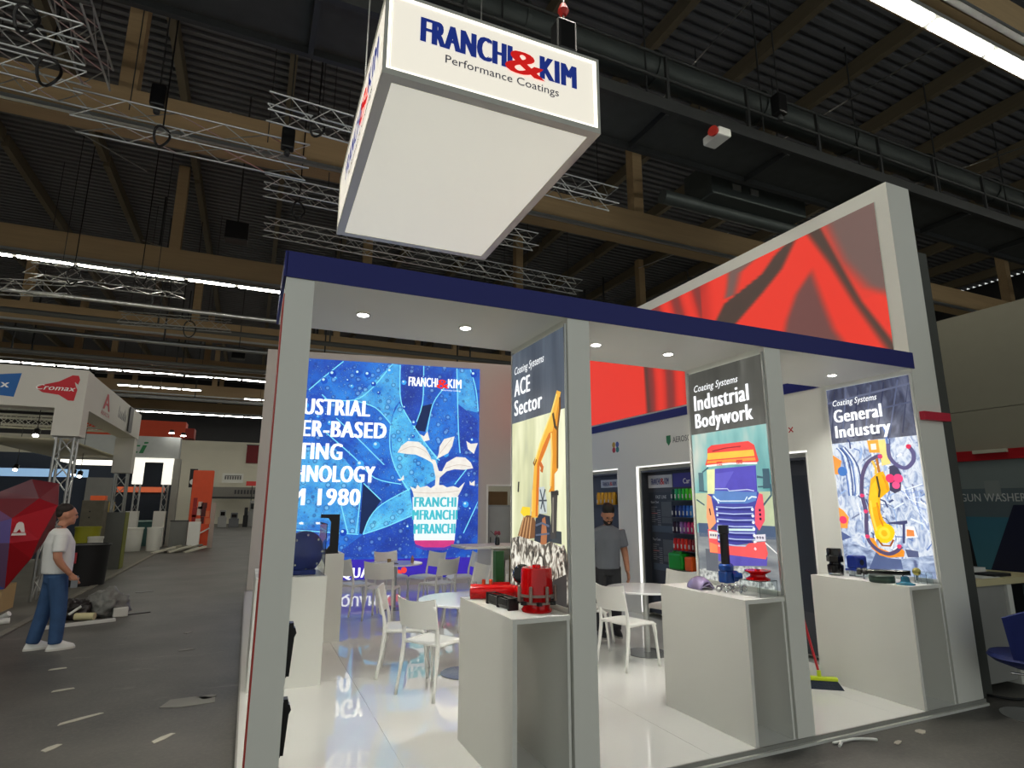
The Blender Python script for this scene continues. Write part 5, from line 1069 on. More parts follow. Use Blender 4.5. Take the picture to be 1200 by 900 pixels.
def person(label, loc, rz, J, skin, mats, headrot, headpos, hairf, extra=None):
    """J: joints in local space (facing +X); body one continuous mesh, clothes and hair as children"""
    b = MB()
    b.loft([(J['pel'][0], 0, J['pel'][2]-.08, .09, .13), (J['pel'][0], 0, J['pel'][2], .10, .15), (J['waist'][0], 0, J['waist'][2], .095, .135), (J['chest'][0], 0, J['chest'][2], .115, .165), (J['sh'][0], 0, J['sh'][2], .08, .15), (J['neck'][0]-.01, 0, J['neck'][2]-.02, .05, .055)], 18)
    limb_r(b, [J['neck'], tuple((Vector(J['neck'])+Vector(headpos))/2), headpos], [.055, .052, .05])
    for s in 'LR':
        limb_r(b, [J['shoulder'+s], J['elbow'+s], J['wrist'+s]], [.058, .048, .03])
        limb_r(b, [J['hip'+s], J['knee'+s], J['ankle'+s]], [.09, .058, .042])
        b.ellipsoid((J['ankle'+s][0]+.06, J['ankle'+s][1], .045), .11, .04, .035)
        wv = Vector(J['wrist'+s]); dn = (wv-Vector(J['elbow'+s])).normalized(); sy = -1 if s == 'R' else 1
        hand(b, wv, dn, (1, 0, .0), (0, -sy, 0))
    head(b, headpos, headrot)
    me = fuse(b, .0095, 2); me.name = 'person'; me.materials.clear(); me.materials.append(skin)
    o = bpy.data.objects.new('person', me); COL.objects.link(o); o.location = loc; o.rotation_euler = (0, 0, rz); tag(o, label, 'person')
    # shirt
    sh = MB(); p = J
    sh.loft([(p['pel'][0], 0, p['hem'], .158, .185), (p['waist'][0], 0, p['waist'][2], .165, .185), (p['chest'][0], 0, p['chest'][2], .162, .195), (p['sh'][0], 0, p['sh'][2], .11, .175), (p['neck'][0]-.01, 0, p['neck'][2]-.025, .07, .075)], 20)
    for s in 'LR':
        a, e_ = Vector(p['shoulder'+s]), Vector(p['elbow'+s]); limb_r(sh, [tuple(a), tuple(a.lerp(e_, .45)), tuple(a.lerp(e_, .78))], [.08, .078, .076])
    part_from(fuse(sh, .012, 4), 'shirt', mats['shirt'], o)
    tr = MB(); tr.loft([(p['pel'][0], 0, p['pel'][2]-.14, .125, .165), (p['pel'][0], 0, p['pel'][2], .135, .17), (p['pel'][0], 0, p['hem']+.03, .11, .155)], 18)
    for s in 'LR': limb_r(tr, [p['hip'+s], p['knee'+s], (p['ankle'+s][0], p['ankle'+s][1], .075)], [.115, .086, .072])
    part_from(fuse(tr, .012, 3), 'trousers', mats['trousers'], o)
    for s in 'LR':
        ax, ay = p['ankle'+s][0], p['ankle'+s][1]
        f = MB(); f.loft([(ax+.065, ay, .0, .145, .047), (ax+.065, ay, .03, .148, .05), (ax+.06, ay, .055, .135, .047), (ax+.03, ay, .085, .09, .043), (ax+.0, ay, .115, .058, .045)], 18)
        so = part_from(fuse(f, .009, 3), 'shoe', mats['shoe'], o)
        k = MB().loft([(ax+.065, ay, -.0, .15, .051), (ax+.065, ay, .022, .15, .051)], 18).build('sole', mats['sole'], so, local=True)
    hr = MB(); hairf(hr, Vector(headpos), headrot)
    part_from(fuse(hr, .008, 2), 'hair', mats['hair'], o)
    for nm, fn, mt in (extra or []):
        q = MB(); fn(q, Vector(headpos), headrot); part_from(fuse(q, .006, 2), nm, mt, o)
    for s in (-1, 1):
        MB().ellipsoid(Vector(headpos)+headrot @ Vector((.092, .034*s, .008)), .008, .014, .007, 10, 6, headrot).build('eye', BLACK, o, smooth=True, local=True)
    return o
SK1 = M('skin_tan', (190, 132, 104), .5, var=.04); SK2 = M('skin_olive', (176, 124, 96), .5, var=.04)
def hair_short(m, c, r):
    m.ellipsoid(c+r @ Vector((-.032, 0, .072)), .098, .086, .078, 16, 12, r); m.ellipsoid(c+r @ Vector((-.07, 0, .018)), .05, .074, .06, 14, 10, r)
J1 = dict(pel=(0, 0, .93), waist=(-.005, 0, 1.08), chest=(-.015, 0, 1.27), sh=(-.03, 0, 1.39), neck=(-.02, 0, 1.47), hem=.90,
          shoulderR=(-.03, -.175, 1.37), elbowR=(-.05, -.235, 1.10), wristR=(.10, -.235, .90), shoulderL=(-.03, .175, 1.37), elbowL=(.0, .24, 1.10), wristL=(.13, .22, .90),
          hipR=(0, -.085, .88), kneeR=(.06, -.10, .48), ankleR=(.07, -.11, .09), hipL=(0, .085, .88), kneeL=(-.05, .10, .48), ankleL=(-.12, .10, .09))
JEANS = M('blue_denim', (52, 82, 122), .8, var=.3, scale=7, bump=.3)
TEE = M('white_tee', (226, 226, 224), .8, var=.05, scale=4, bump=.2)
man1 = person('man in a white T-shirt, blue jeans and white trainers standing in the aisle', (-2.13, 9.28, 0), math.radians(22), J1, SK1,
       dict(shirt=TEE, trousers=JEANS, shoe=M('white_trainer', (230, 230, 226), .45), sole=M('trainer_sole', (210, 208, 200), .6), hair=M('dark_brown_hair', (40, 31, 27), .7, var=.3, scale=40, bump=.5)),
       Matrix.Rotation(math.radians(4), 3, 'Y'), (.015, 0, 1.605), hair_short)
MB().box(-.02, .05, -.145, -.135, .90, .925).build('belt_tag', WHITE_P, man1, local=True)
MB().obox((.155, -.235, .80), (1, 0, 0), (0, 1, 0), (0, 0, 1), .035, .006, .07).build('phone', M('phone_grey', (120, 124, 130), .3), man1, local=True)
def hair_bun(m, c, r):
    m.ellipsoid(c+r @ Vector((-.022, 0, .068)), .106, .09, .088, 16, 12, r); m.ellipsoid(c+r @ Vector((-.12, 0, .07)), .042, .042, .042, 12, 8, r); m.ellipsoid(c+r @ Vector((-.06, 0, .0)), .05, .072, .06, 14, 10, r)
def beard(m, c, r):
    m.ellipsoid(c+r @ Vector((.034, 0, -.081)), .072, .066, .052, 16, 10, r); m.ellipsoid(c+r @ Vector((.096, 0, -.048)), .012, .032, .008, 10, 8, r)
J2 = dict(pel=(0, 0, .92), waist=(.01, 0, 1.06), chest=(.03, 0, 1.25), sh=(.04, 0, 1.38), neck=(.07, 0, 1.455), hem=.86,
          shoulderR=(.04, -.18, 1.36), elbowR=(.06, -.27, 1.08), wristR=(.18, -.29, .85), shoulderL=(.04, .18, 1.36), elbowL=(.03, .25, 1.08), wristL=(.14, .245, .83),
          hipR=(0, -.085, .88), kneeR=(.02, -.10, .48), ankleR=(0, -.11, .09), hipL=(0, .085, .88), kneeL=(.03, .10, .48), ankleL=(-.02, .11, .09))
ang2 = math.atan2(-6.95, -4.62)
person('bearded man in a grey T-shirt looking down behind the right table', (4.50, 7.0, ZP), ang2+.32, J2, SK2,
       dict(shirt=M('grey_tee', (112, 118, 126), .85, var=.1, bump=.2), trousers=M('charcoal_trousers', (50, 52, 56), .85, var=.15), shoe=M('dark_shoe', (40, 42, 46), .6), sole=M('shoe_sole', (150, 150, 146), .6), hair=M('black_hair', (20, 17, 16), .6, var=.3, scale=40, bump=.5)),
       Matrix.Rotation(math.radians(32), 3, 'Y'), (.12, 0, 1.57), hair_bun, [('beard', beard, M('black_hair', (20, 17, 16), .6))])

# ================================================================== NEIGHBOUR STAND ON THE LEFT
CARPET = M('grey_carpet', (112, 110, 102), .9, var=.18, scale=1.5, bump=.3)
cp = MB().box(-16, -2.98, 7.0, 27.0, 0, .012).build('stand_carpet', CARPET); tag(cp, 'grey carpet of the neighbouring stand left of the aisle', 'carpet')
t = thing('floor_kerb', 'thin pale edging strip between the aisle and the grey carpet', 'edging', (-2.92, 17, 0))
for k in range(10): MB().box(-2.98, -2.87, 7.0+2*k, 8.96+2*k, 0, .022).build('strip', M('kerb_grey', (126, 122, 112), .8, var=.2), t)
FASC = M('fascia_white', (206, 203, 194), .55, var=.02)
t = thing('corner_sign_frame', 'white fascia frame with red and blue logos on the left corner stand', 'sign', (-5, 15, 0)); cf = t
front = MB().box(-14, -3.1, 13.6, 14.05, 3.55, 4.32).build('fascia', FASC, t)
side = MB().box(-3.55, -3.1, 14.05, 19.9, 3.58, 4.30).build('fascia', FASC, t)
MB().box(-3.55, -3.1, 13.6, 14.05, 3.02, 3.55).build('leg_cover', FASC, t); MB().box(-3.58, -3.12, 19.45, 19.9, 2.60, 3.58).build('leg_cover', FASC, t)
MB().box(-3.09, -3.06, 18.0, 18.45, 3.62, 4.26).build('dark_panel', M('logo_dark', (70, 70, 72), .5), t)
FO, FU, FV = Vector((0, 13.6, 0)), Vector((1, 0, 0)), Vector((0, 0, 1))
poly('blue_flag', [(-5.2, 4.10), (-4.75, 4.08), (-4.14, 4.17), (-4.20, 3.71), (-4.6, 3.74), (-5.2, 3.72)], INK((26, 96, 168)), front, FO, FU, FV, 1)
text('lettering', 'ox', INK((240, 240, 240)), front, FO+FU*-4.56+FV*3.88, FU, FV, .26, .14, .005, .03)
poly('red_flag', [(-3.90, 3.91), (-3.78, 3.98), (-3.55, 4.06), (-3.35, 4.20), (-3.25, 4.20), (-3.22, 4.12), (-3.24, 4.02), (-3.30, 4.07), (-3.27, 3.98), (-3.24, 3.92), (-3.27, 3.70), (-3.36, 3.70), (-3.52, 3.80), (-3.78, 3.83)], INK((196, 28, 42)), front, FO, FU, FV, 1)
text('lettering', 'Cromax', INK((240, 236, 232)), front, FO+FU*-3.89+FV*3.885, FU, FV, .62, .10, .005, .03, .3)
GO, GU, GV = Vector((-3.1, 0, 0)), Vector((0, 1, 0)), Vector((0, 0, 1))
text('lettering', 'A', INK((190, 30, 44)), side, GO+GU*15.15+GV*3.80, GU, GV, .62, .36, .004, .07)
text('lettering', 'AXALTA', INK((190, 60, 70)), side, GO+GU*15.0+GV*3.66, GU, GV, .85, .09, .004, .02)
[poly('lettering_mark', stroke([(16.75+.17*k, 3.82), (16.82+.17*k, 4.0+.1*(k % 4 == 0)), (16.88+.17*k, 3.82)], .035), INK((90, 92, 98)), side, GO, GU, GV, 1) for k in range(6)]
# truss legs under the frame
for k, (xx, yy, z1, lab) in enumerate(((-3.33, 13.82, 3.0, 'silver truss column under the near corner of the white fascia'), (-3.35, 19.68, 2.6, 'silver truss column under the far corner of the white fascia'))):
    truss((xx, yy, .0), (xx, yy, z1), .28, lab, (0, 1, 0), .35, .024)
t = thing('column_plinth', 'grey square plinth around the far truss column', 'plinth', (-3.35, 19.3, 0)); 
for q in ((-3.60, -3.56, 19.42, 19.94), (-3.14, -3.10, 19.42, 19.94), (-3.56, -3.14, 19.42, 19.46), (-3.56, -3.14, 19.90, 19.94)): MB().box(*q, .012, 1.52).build('side_panel', GREY, t)
deco(MB().box(-3.10, -3.085, 19.42, 19.94, .012, 1.52).build('edge_panel', M('olive', (120, 124, 40), .6), t), 'olive green edge')
# stand interior: navy wall, light band, curved cream ceiling, spotlights
t = thing('navy_partition', 'dark navy partition wall inside the left corner stand', 'partition', (-9, 24, 0))
MB().box(-16, -4.2, 24, 24.15, .0125, 3.4).build('wall_body', M('navy_wall', (34, 44, 60), .6), t)
deco(MB().box(-16, -5.05, 23.97, 24, 2.62, 2.88).build('light_band', M('light_band', (150, 186, 220), .5, emit=.5, ecol=(150, 190, 230)), t), 'pale blue lit band')
MB().box(-5.05, -4.2, 23.9, 24, .012, 2.62).build('grey_panel', GREY, t)
t = thing('ceiling_sail', 'cream curved ceiling panel inside the left corner stand', 'panel', (-6.5, 18, 3.0))
MB().sheet(lambda a, b_: (-9.5+5.9*a, 15.0+7*b_, 3.05+.75*(1/(1+math.exp(14*(a-.52))))), 24, 4, (0, 0, .04)).build('sail', M('cream_sail', (206, 200, 172), .6), t, smooth=True)
SPOTM = M('small_spot_lit', (255, 255, 255), .4, emit=14, ecol=(255, 250, 240), var=0)
for k, (xx, yy, zz, lab) in enumerate(((-4.05, 14.6, 3.10, 'bright spotlight beside the left leg of the white fascia'), (-5.0, 15.5, 3.30, 'bright spotlight above the cream sail'), (-5.35, 15.5, 3.18, 'bright spotlight at the left edge above the cream sail'), (-5.66, 19.3, 2.62, 'bright spotlight in front of the navy wall, left'), (-4.4, 19.3, 2.52, 'bright spotlight in front of the navy wall, right'), (-4.1, 18.6, 2.45, 'bright spotlight between the truss columns'), (-4.8, 14.2, 2.10, 'bright spotlight behind the red faceted sculpture'))):
    t = thing('spotlight', lab, 'spotlight', (xx, yy, zz))
    MB().lathe([(.03, 0), (.06, .03), (.06, .12), (.03, .15)], (xx, yy, zz+.01), 14, (0, .5, .9)).build('housing', BLACK, t)
    MB().lathe([(.05, 0), (.05, .015)], (xx, yy-.0, zz), 14, (0, -.5, -.9)).build('lens', SPOTM, t)
    MB().tube([(xx, yy+.05, zz+.13), (xx, yy+.05, 3.72)], .008, 5).build('rod', DKSTEEL, t)
t = thing('light_lamella', 'glowing white ceiling panel right of the white fascia leg', 'light', (-4.0, 17, 2.95))
MB().box(-5.0, -3.75, 20.4, 22.0, 2.93, 2.99).build('diffuser', M('lit_panel', (255, 252, 240), .5, emit=1.6, ecol=(255, 252, 238), var=0), t); MB().box(-5.05, -3.70, 20.35, 22.05, 2.99, 3.1).build('frame', FASC, t)
truss((-10, 15.5, 3.85), (-3.6, 15.5, 3.85), .25, 'thin truss inside the white fascia frame above the cream sail'); truss((-10, 19.35, 3.85), (-3.6, 19.35, 3.85), .25, 'thin truss inside the white fascia frame, farther back'); truss((-10, 18.65, 3.85), (-3.6, 18.65, 3.85), .25, 'thin truss inside the white fascia frame, middle one'); truss((-10, 14.4, 3.85), (-3.6, 14.4, 3.85), .25, 'thin truss inside the white fascia frame, nearest the front')
# faceted red sculpture
PX = dict(a=(-4.75, .25, 1.65), b=(-4.06, .15, 1.97), c=(-3.70, .3, 2.19), d=(-3.27, .25, 2.12), e=(-3.18, .05, 1.72), f=(-3.41, -.18, 1.84), g=(-3.71, -.3, 1.50), h=(-4.25, -.05, 1.83), i=(-3.69, -.28, 1.09), j=(-3.75, .05, .30), k=(-3.36, -.02, 1.12), l=(-3.45, .05, .80), m=(-4.9, -.15, 1.1), n=(-4.7, .05, .2), o=(-3.4, .9, 1.3), p=(-4.4, .9, 1.6), q=(-4.3, .9, .3))
t = thing('faceted_sculpture', 'large faceted red and purple sculpture with a white emblem', 'sculpture', (-3.8, 12.5, .012))
def facet(vs, c): MB().add([(PX[v][0]*.935, 12.35+PX[v][1], 1.75+(PX[v][2]-1.75)*.935) for v in vs]+[(PX[v][0]*.935, 12.38+PX[v][1], 1.75+(PX[v][2]-1.75)*.935) for v in vs], [tuple(range(len(vs)))[::-1], tuple(range(len(vs), 2*len(vs)))]+[(i, (i+1) % len(vs), len(vs)+(i+1) % len(vs), len(vs)+i) for i in range(len(vs))]).build('facet', M('facet_%d_%d_%d' % c, c, .45, var=.05), t)
for vs_, c in (('bcf', (122, 84, 92)), ('cdf', (116, 34, 46)), ('def', (120, 22, 36)), ('bfh', (120, 70, 78)), ('hfg', (108, 16, 34)), ('feg', (176, 20, 34)), ('gek', (188, 24, 38)), ('gki', (196, 34, 48)), ('ikl', (186, 24, 36)), ('ilj', (168, 20, 30)), ('hgm', (104, 58, 110)), ('gim', (98, 84, 150)), ('mij', (112, 84, 120)), ('mjn', (66, 84, 160)), ('abh', (104, 60, 80)), ('ahm', (90, 66, 120)), ('deo', (110, 20, 30)), ('eko', (120, 20, 30)), ('klo', (120, 20, 30)), ('bcp', (90, 40, 50)), ('cdo', (90, 30, 40)), ('cop', (80, 24, 34)), ('opq', (80, 24, 34)), ('loj', (90, 24, 34)), ('joq', (80, 24, 34)), ('abp', (80, 40, 60)), ('apq', (80, 40, 60)), ('amn', (70, 60, 110)), ('anq', (70, 50, 90)), ('njq', (70, 50, 90))): facet(vs_, c)
gn = Vector((.35, -.93, .1)).normalized(); gu = Vector((.93, .35, 0)); gv = gu.cross(gn)*-1
em = Vector((-3.34, 12.02, 1.30)); gv = Vector((0, 0, 1))
poly('emblem_print', [(-.07, 0), (-.045, .13), (-.02, .16), (.02, .16), (.045, .13), (.075, 0), (.03, 0), (0, .05), (-.03, 0)], INK((226, 214, 210)), t, em, gu.normalized(), gv, 3, -.01)
poly('emblem_print', [(-.09, -.05), (.095, -.05), (.085, -.012), (-.08, -.012)], INK((226, 214, 210)), t, em, gu.normalized(), gv, 3, -.01)
MB().box(-4.2, -3.55, 12.45, 13.1, .0125, .42).build('base', M('pale_wood', (190, 160, 110), .7), t)
# table leg frame at the left edge
t = thing('grey_table', 'grey metal table at the left edge in front of the sculpture', 'table', (-3.9, 10.9, .012))
LEG = M('leg_grey', (150, 154, 156), .4, .4)
MB().box(-5.4, -3.36, 10.5, 11.2, 1.06, 1.10).build('table_top', LEG, t)
for xx, yy in ((-3.46, 10.55), (-3.46, 11.15), (-5.3, 10.55), (-5.3, 11.15)): MB().box(xx-.04, xx+.04, yy-.04, yy+.04, .012, 1.06).build('leg', LEG, t)
# bins, boxes
def tub(x, y, z, r0, r1, h, mat, name, lab, cat):
    t = thing(name, lab, cat, (x, y, z))
    MB().lathe([(r0*.98, 0), (r0, .01), (r1, h-.04), (r1*1.05, h-.035), (r1*1.05, h), (r1*.95, h), (r1*.93, h-.05), (r0*.9, .03)], (x, y, z), 28).build('body', mat, t, smooth=35)
    MB().lathe([(r1*1.06, h-.045), (r1*1.06, h-.02)], (x, y, z), 28).build('rim', mat, t, smooth=35)
    return t
tb = tub(-3.22, 16.1, .012, .42, .44, .86, M('black_tub', (22, 22, 24), .6), 'black_tub', 'big black plastic tub standing on the grey carpet', 'tub')
deco(MB().box(-3.47, -3.28, 15.62, 15.66, .50, .72).build('label', M('red_label', (190, 60, 70), .5), tb), 'red label')
tub(-3.62, 18.0, .012, .22, .27, 1.18, M('lime_bin', (156, 154, 36), .5), 'yellow_bin', 'yellow-green bin behind the black tub', 'bin')
tub(-3.32, 17.4, .012, .13, .16, .96, M('white_bin', (216, 214, 204), .5), 'white_bin', 'small white bin between the yellow bin and the grey plinth', 'bin')
t = thing('equipment_case', 'weathered grey wooden case behind the yellow bin', 'case', (-3.75, 19.0, .012))
MB().box(-4.0, -3.5, 18.8, 19.3, .012, 1.84).build('case_body', M('weathered', (118, 112, 98), .8, var=.3), t, bevel=.01)
for z_ in (1.4, 1.55): MB().lathe([(.02, 0), (.02, .01)], (-3.8, 18.8, z_), 8, (0, -1, 0)).build('knob', BLACK, t)
t = thing('yellow_cabinet', 'yellowish cabinet with frame right of the grey wooden case', 'cabinet', (-4.2, 21.3, .012))
MB().box(-4.3, -3.75, 21.2, 21.6, .012, 1.8).build('body', M('yellow_pale', (196, 170, 96), .6), t)
for xx in (-4.25, -3.95): MB().box(xx, xx+.05, 21.13, 21.2, .7, 1.6).build('frame_bar', M('yellow_strong', (190, 160, 40), .5), t)
t = thing('leaning_board', 'leaning pale grey panel between the sculpture and the yellow bin', 'panel', (-3.75, 15.3, .012))
MB().prism([(0, 0), (.16, 0), (.28, 1.34), (.14, 1.34)], (-3.78, 15.3, .012), (1, 0, 0), (0, 0, 1), -.03, .03).build('panel', M('panel_grey', (160, 162, 160), .6), t)
for k, (xx, lab) in enumerate(((-4.35, 'left orange box behind the truss columns'),)):
    t = thing('orange_box', lab, 'box', (xx, 22.5, .012)); MB().box(xx-.2, xx+.2, 22.3, 22.6, .012, 2.0).build('body', M('orange_panel', (216, 92, 46), .6), t); MB().box(xx-.1, xx+.1, 22.28, 22.3, 1.6, 1.75).build('label', WHITE_P, t)
# litter pile in the aisle
def blob(c, r, seed, flat=.6, n=4):
    bm = bmesh.new(); bmesh.ops.create_icosphere(bm, subdivisions=n, radius=1)
    m = MB(); vs = []
    for v in bm.verts:
        k = 1+.5*noise.noise(v.co*1.6+Vector((seed, seed*2, 0)))+.34*noise.noise(v.co*4+Vector((seed, 0, 0)))+.16*noise.noise(v.co*9+Vector((0, seed, 0))); p = v.co*k
        vs.append((c[0]+p.x*r[0], c[1]+p.y*r[1], max(c[2], c[2]+(p.z+.75)*r[2]*flat)))
    m.add(vs, [tuple(q.index for q in f.verts) for f in bm.faces]); bm.free(); return m
tag(blob((-2.33, 11.5, 0), (.24, .18, .27), 3.1).build('rubbish_bag', M('bag_black', (38, 33, 33), .4, var=.2, bump=.4, scale=14), smooth=True), 'crumpled black rubbish bag in the litter pile on the aisle', 'bag')
tag(blob((-1.93, 11.58, 0), (.26, .2, .36), 8.4).build('plastic_sheet', M('film_grey', (120, 120, 116), .3, var=.35, bump=.5, scale=12), smooth=True), 'crumpled grey plastic film in the litter pile on the aisle', 'plastic film')
tag(MB().tube([(-2.28, 11.33, .06), (-2.02, 11.25, .06)], .055, 14).build('paper_roll', M('cream_roll', (216, 206, 160), .7), smooth=40), 'short cream paper roll in front of the black rubbish bag', 'roll')
tag(MB().tube([(-2.36, 11.30, .10), (-2.22, 11.30, .21)], .018, 8).build('white_stick', WHITE_P, smooth=40), 'small white stick poking out of the litter pile', 'stick')
tag(MB().obox((-1.72, 11.46, .07), (1, .2, 0), (-.2, 1, 0), (0, 0, 1), .10, .06, .07).build('polystyrene_block', M('styro', (210, 208, 200), .8), bevel=.015), 'white polystyrene block at the right of the litter pile', 'block')
tag(MB().obox((-1.52, 11.7, .006), (.9, .4, 0), (-.4, .9, 0), (0, 0, 1), .17, .09, .006).build('dark_sheet', BLACK), 'flat black sheet right of the litter pile', 'sheet')
a, b_ = Vector((-2.62, 10.72, .02)), Vector((-1.72, 11.08, .02)); d = (b_-a).normalized()
tag(MB().obox((a+b_)/2, d, Vector((-d.y, d.x, 0)), (0, 0, 1), (b_-a).length/2, .045, .02).build('white_plank', M('plank_white', (212, 212, 206), .6)), 'long white plank lying in front of the litter pile', 'plank')
t = thing('white_bottles', 'white plastic scraps at the left edge on the carpet', 'scraps', (-3.25, 11.3, .012)); MB().tube([(-3.35, 11.3, .05), (-3.1, 11.4, .05)], .045, 10).build('bottle', WHITE_P, t, smooth=40); MB().tube([(-3.3, 11.6, .04), (-3.16, 11.55, .13)], .04, 10).build('bottle', WHITE_P, t, smooth=40)
PAP = M('paper_scrap', (190, 186, 172), .8); TAPE = M('grey_tape', (128, 126, 120), .7)
for k, (x, y, l, w_, a, mt, lab) in enumerate(((-1.13, 6.29, .17, .028, .62, PAP, 'long pale paper strip on the near dark floor'), (-1.48, 7.28, .09, .03, .3, PAP, 'short pale strip beyond the long paper strip'), (-1.74, 8.19, .08, .03, .2, PAP, 'small pale scrap in front of the standing man'), (-.34, 6.41, .22, .14, -.1, TAPE, 'flat grey torn patch in the middle of the aisle'), (-.20, 6.50, .07, .06, .6, TAPE, 'small grey patch beside the torn patch'), (-.45, 5.55, .10, .03, .9, PAP, 'tiny pale scrap near the left post foot'), (-1.17, 5.66, .07, .035, 1.0, PAP, 'pale scrap at the lower left of the floor'), (-.55, 8.6, .09, .05, .2, TAPE, 'grey mark on the floor beyond the torn patch'), (-.62, 9.7, .07, .04, 1.1, TAPE, 'faint grey scrap farther down the aisle'), (-1.8, 14.4, .16, .1, .3, BLACK, 'dark clump lying far down the aisle'), (-2.1, 13.7, .1, .08, .3, BLACK, 'smaller dark clump beside the pile'), (-2.72, 20.0, .25, .12, .5, BLACK, 'dark scrap at the kerb far away'), (5.0, 3.32, .05, .035, .3, PAP, 'pale scrap right of the stand edge on the dark floor'), (4.62, 3.25, .05, .02, .3, PAP, 'tiny pale scrap near the front edge of the stand'), (5.9, 2.95, .05, .04, .7, PAP, 'pale scrap near the blue chair'))):
    tag(MB().prism([(-l, -w_*.7), (-l*.2, -w_), (l, -w_*.6), (l*.9, w_*.5), (l*.1, w_), (-l*.8, w_*.8)], (x, y, .0), (math.cos(a), math.sin(a), 0), (-math.sin(a), math.cos(a), 0), .001, .006).build('floor_scrap', mt), lab, 'scrap', 'litter scraps on the floor')
t = thing('torn_tape', 'twisted piece of white tape lying before the second fin wall', 'tape', (4.32, 3.39, 0))
MB().tube(smooth_line([(4.14, 3.42, .012), (4.25, 3.40, .02), (4.36, 3.41, .012), (4.44, 3.35, .02), (4.50, 3.33, .012)], 4), .01, 6).build('tape', WHITE_P, t, smooth=True); MB().tube([(4.2, 3.40, .012), (4.13, 3.36, .014)], .012, 6).build('knot', WHITE_P, t)

# ================================================================== FAR STANDS
t = thing('portal_stand', 'far white lit portal with a grey fascia and green lettering', 'stand', (-4, 29, 0))
pfz = MB().box(-7.5, -2.95, 29, 29.6, 3.66, 4.58).build('fascia', M('fascia_grey', (170, 174, 172), .6), t)
text('lettering', 'ti', INK((24, 110, 60)), pfz, (-4.78, 29, 3.85), (1, 0, 0), (0, 0, 1), .62, .52, .01, .05, .25)
LITW = M('lit_white', (252, 250, 240), .5, emit=.75, ecol=(255, 252, 240), var=0)
MB().box(-4.7, -3.1, 28.95, 29.3, 3.50, 3.66).build('lit_lintel', LITW, t)
for a in (-4.55, -3.48): MB().box(a, a+.34, 28.95, 29.3, 2.56, 3.50).build('lit_column', LITW, t)
MB().box(-3.1, -2.85, 29.0, 29.4, 0, 3.66).build('side_post', M('post_grey', (150, 150, 142), .6), t)
for a in (-4.5, -3.5): MB().box(a-.12, a+.32, 28.9, 29.3, 0, 1.45).build('white_plinth', WHITE, t)
MB().box(-8, -3.2, 30.5, 30.6, 0, 3.6).build('dark_backdrop', M('backdrop_navy', (30, 38, 50), .7), t)
deco(MB().box(-8, -3.5, 30.4, 30.5, 2.25, 2.48).build('orange_band', M('orange_band', (226, 110, 70), .6, emit=.25, ecol=(226, 110, 70)), t), 'orange band')
for a in (-4.35, -3.32): truss((a, 29.12, 1.45), (a, 29.12, 2.56), .2, 'silver truss inside the %s white column of the far portal' % ('left' if a < -4 else 'right'), (0, 1, 0), .3, .02)
t = thing('glass_counter', 'greenish glass display counter inside the far portal', 'counter', (-4, 30, 0)); MB().box(-4.3, -3.5, 29.7, 30.2, 0, 1.0).build('body', M('counter_teal', (70, 110, 108), .3), t); MB().box(-4.35, -3.45, 29.65, 30.25, 1.0, 1.06).build('top', M('counter_edge', (180, 206, 200), .2), t)
for k, (xx, w_) in enumerate(((-3.95, .38), (-3.2, .26))): tub(xx, 26.5, .012, w_*.9, w_, .86, WHITE, 'white_tub_seat', '%s white rounded tub seat before the far portal' % ('left' if k == 0 else 'right'), 'seat')
t = thing('low_grey_wall', 'low grey panel box right of the far portal', 'box', (-2.45, 27, 0)); MB().box(-2.75, -2.15, 26.9, 27.2, 0, 1.08).build('body', GREY, t); MB().box(-2.77, -2.13, 26.88, 27.22, 1.08, 1.11).build('lid', DKSTEEL, t)
t = thing('white_board_box', 'white upright board box beside the orange banner', 'box', (-1.9, 26.7, 0)); MB().box(-2.1, -1.68, 26.6, 26.9, 0, 1.06).build('body', WHITE, t); MB().box(-2.1, -1.68, 26.58, 26.6, .02, 1.04).build('front_panel', WHITE_P, t)
t = thing('orange_banner', 'tall orange banner stand with red and white pictures', 'banner', (-1.7, 27.6, 0))
ob_ = MB().box(-2.2, -1.42, 27.5, 27.62, 0, 3.12).build('banner', M('banner_orange', (222, 84, 48), .6), t, bevel=.04)
rr = random.Random(9)
for k in range(11):
    xx, zz = -2.1+.16*(k % 4)+rr.uniform(0, .05), .9+.32*(k//4)+rr.uniform(0, .1)
    MB().box(xx, xx+rr.uniform(.12, .22), 27.49, 27.5, zz, zz+rr.uniform(.2, .4)).build('picture', M('pic_%d' % (k % 4), ((150, 40, 40), (214, 190, 180), (90, 40, 40), (226, 120, 80))[k % 4], .6), ob_)
MB().tube(smooth_line([(-2.25, 27.45, .62), (-1.9, 27.45, .52), (-1.4, 27.45, .78)], 5), .03, 6).build('white_swoosh', WHITE_P, t)
MB().box(-1.42, -1.25, 27.5, 27.8, 0, 1.8).build('side_panel', M('pink_grey', (180, 160, 150), .6), t)
for k in range(7):
    x = -2.7+.17*k; tag(MB().obox((x, 25.2+.3*(k % 3), .10+.03*(k % 2)), Vector((.78, .6, .2)).normalized(), Vector((-.6, .78, 0)).normalized(), Vector((-.16, -.12, 1)).normalized(), .42, .07, .03).build('loose_batten', M('batten_%d' % (k % 3), ((200, 196, 180), (150, 146, 130), (110, 106, 96))[k % 3], .7)), '%s loose batten in the heap at the kerb before the far portal' % ('first', 'second', 'third', 'fourth', 'fifth', 'sixth', 'last')[k], 'batten', 'loose battens at the far kerb')
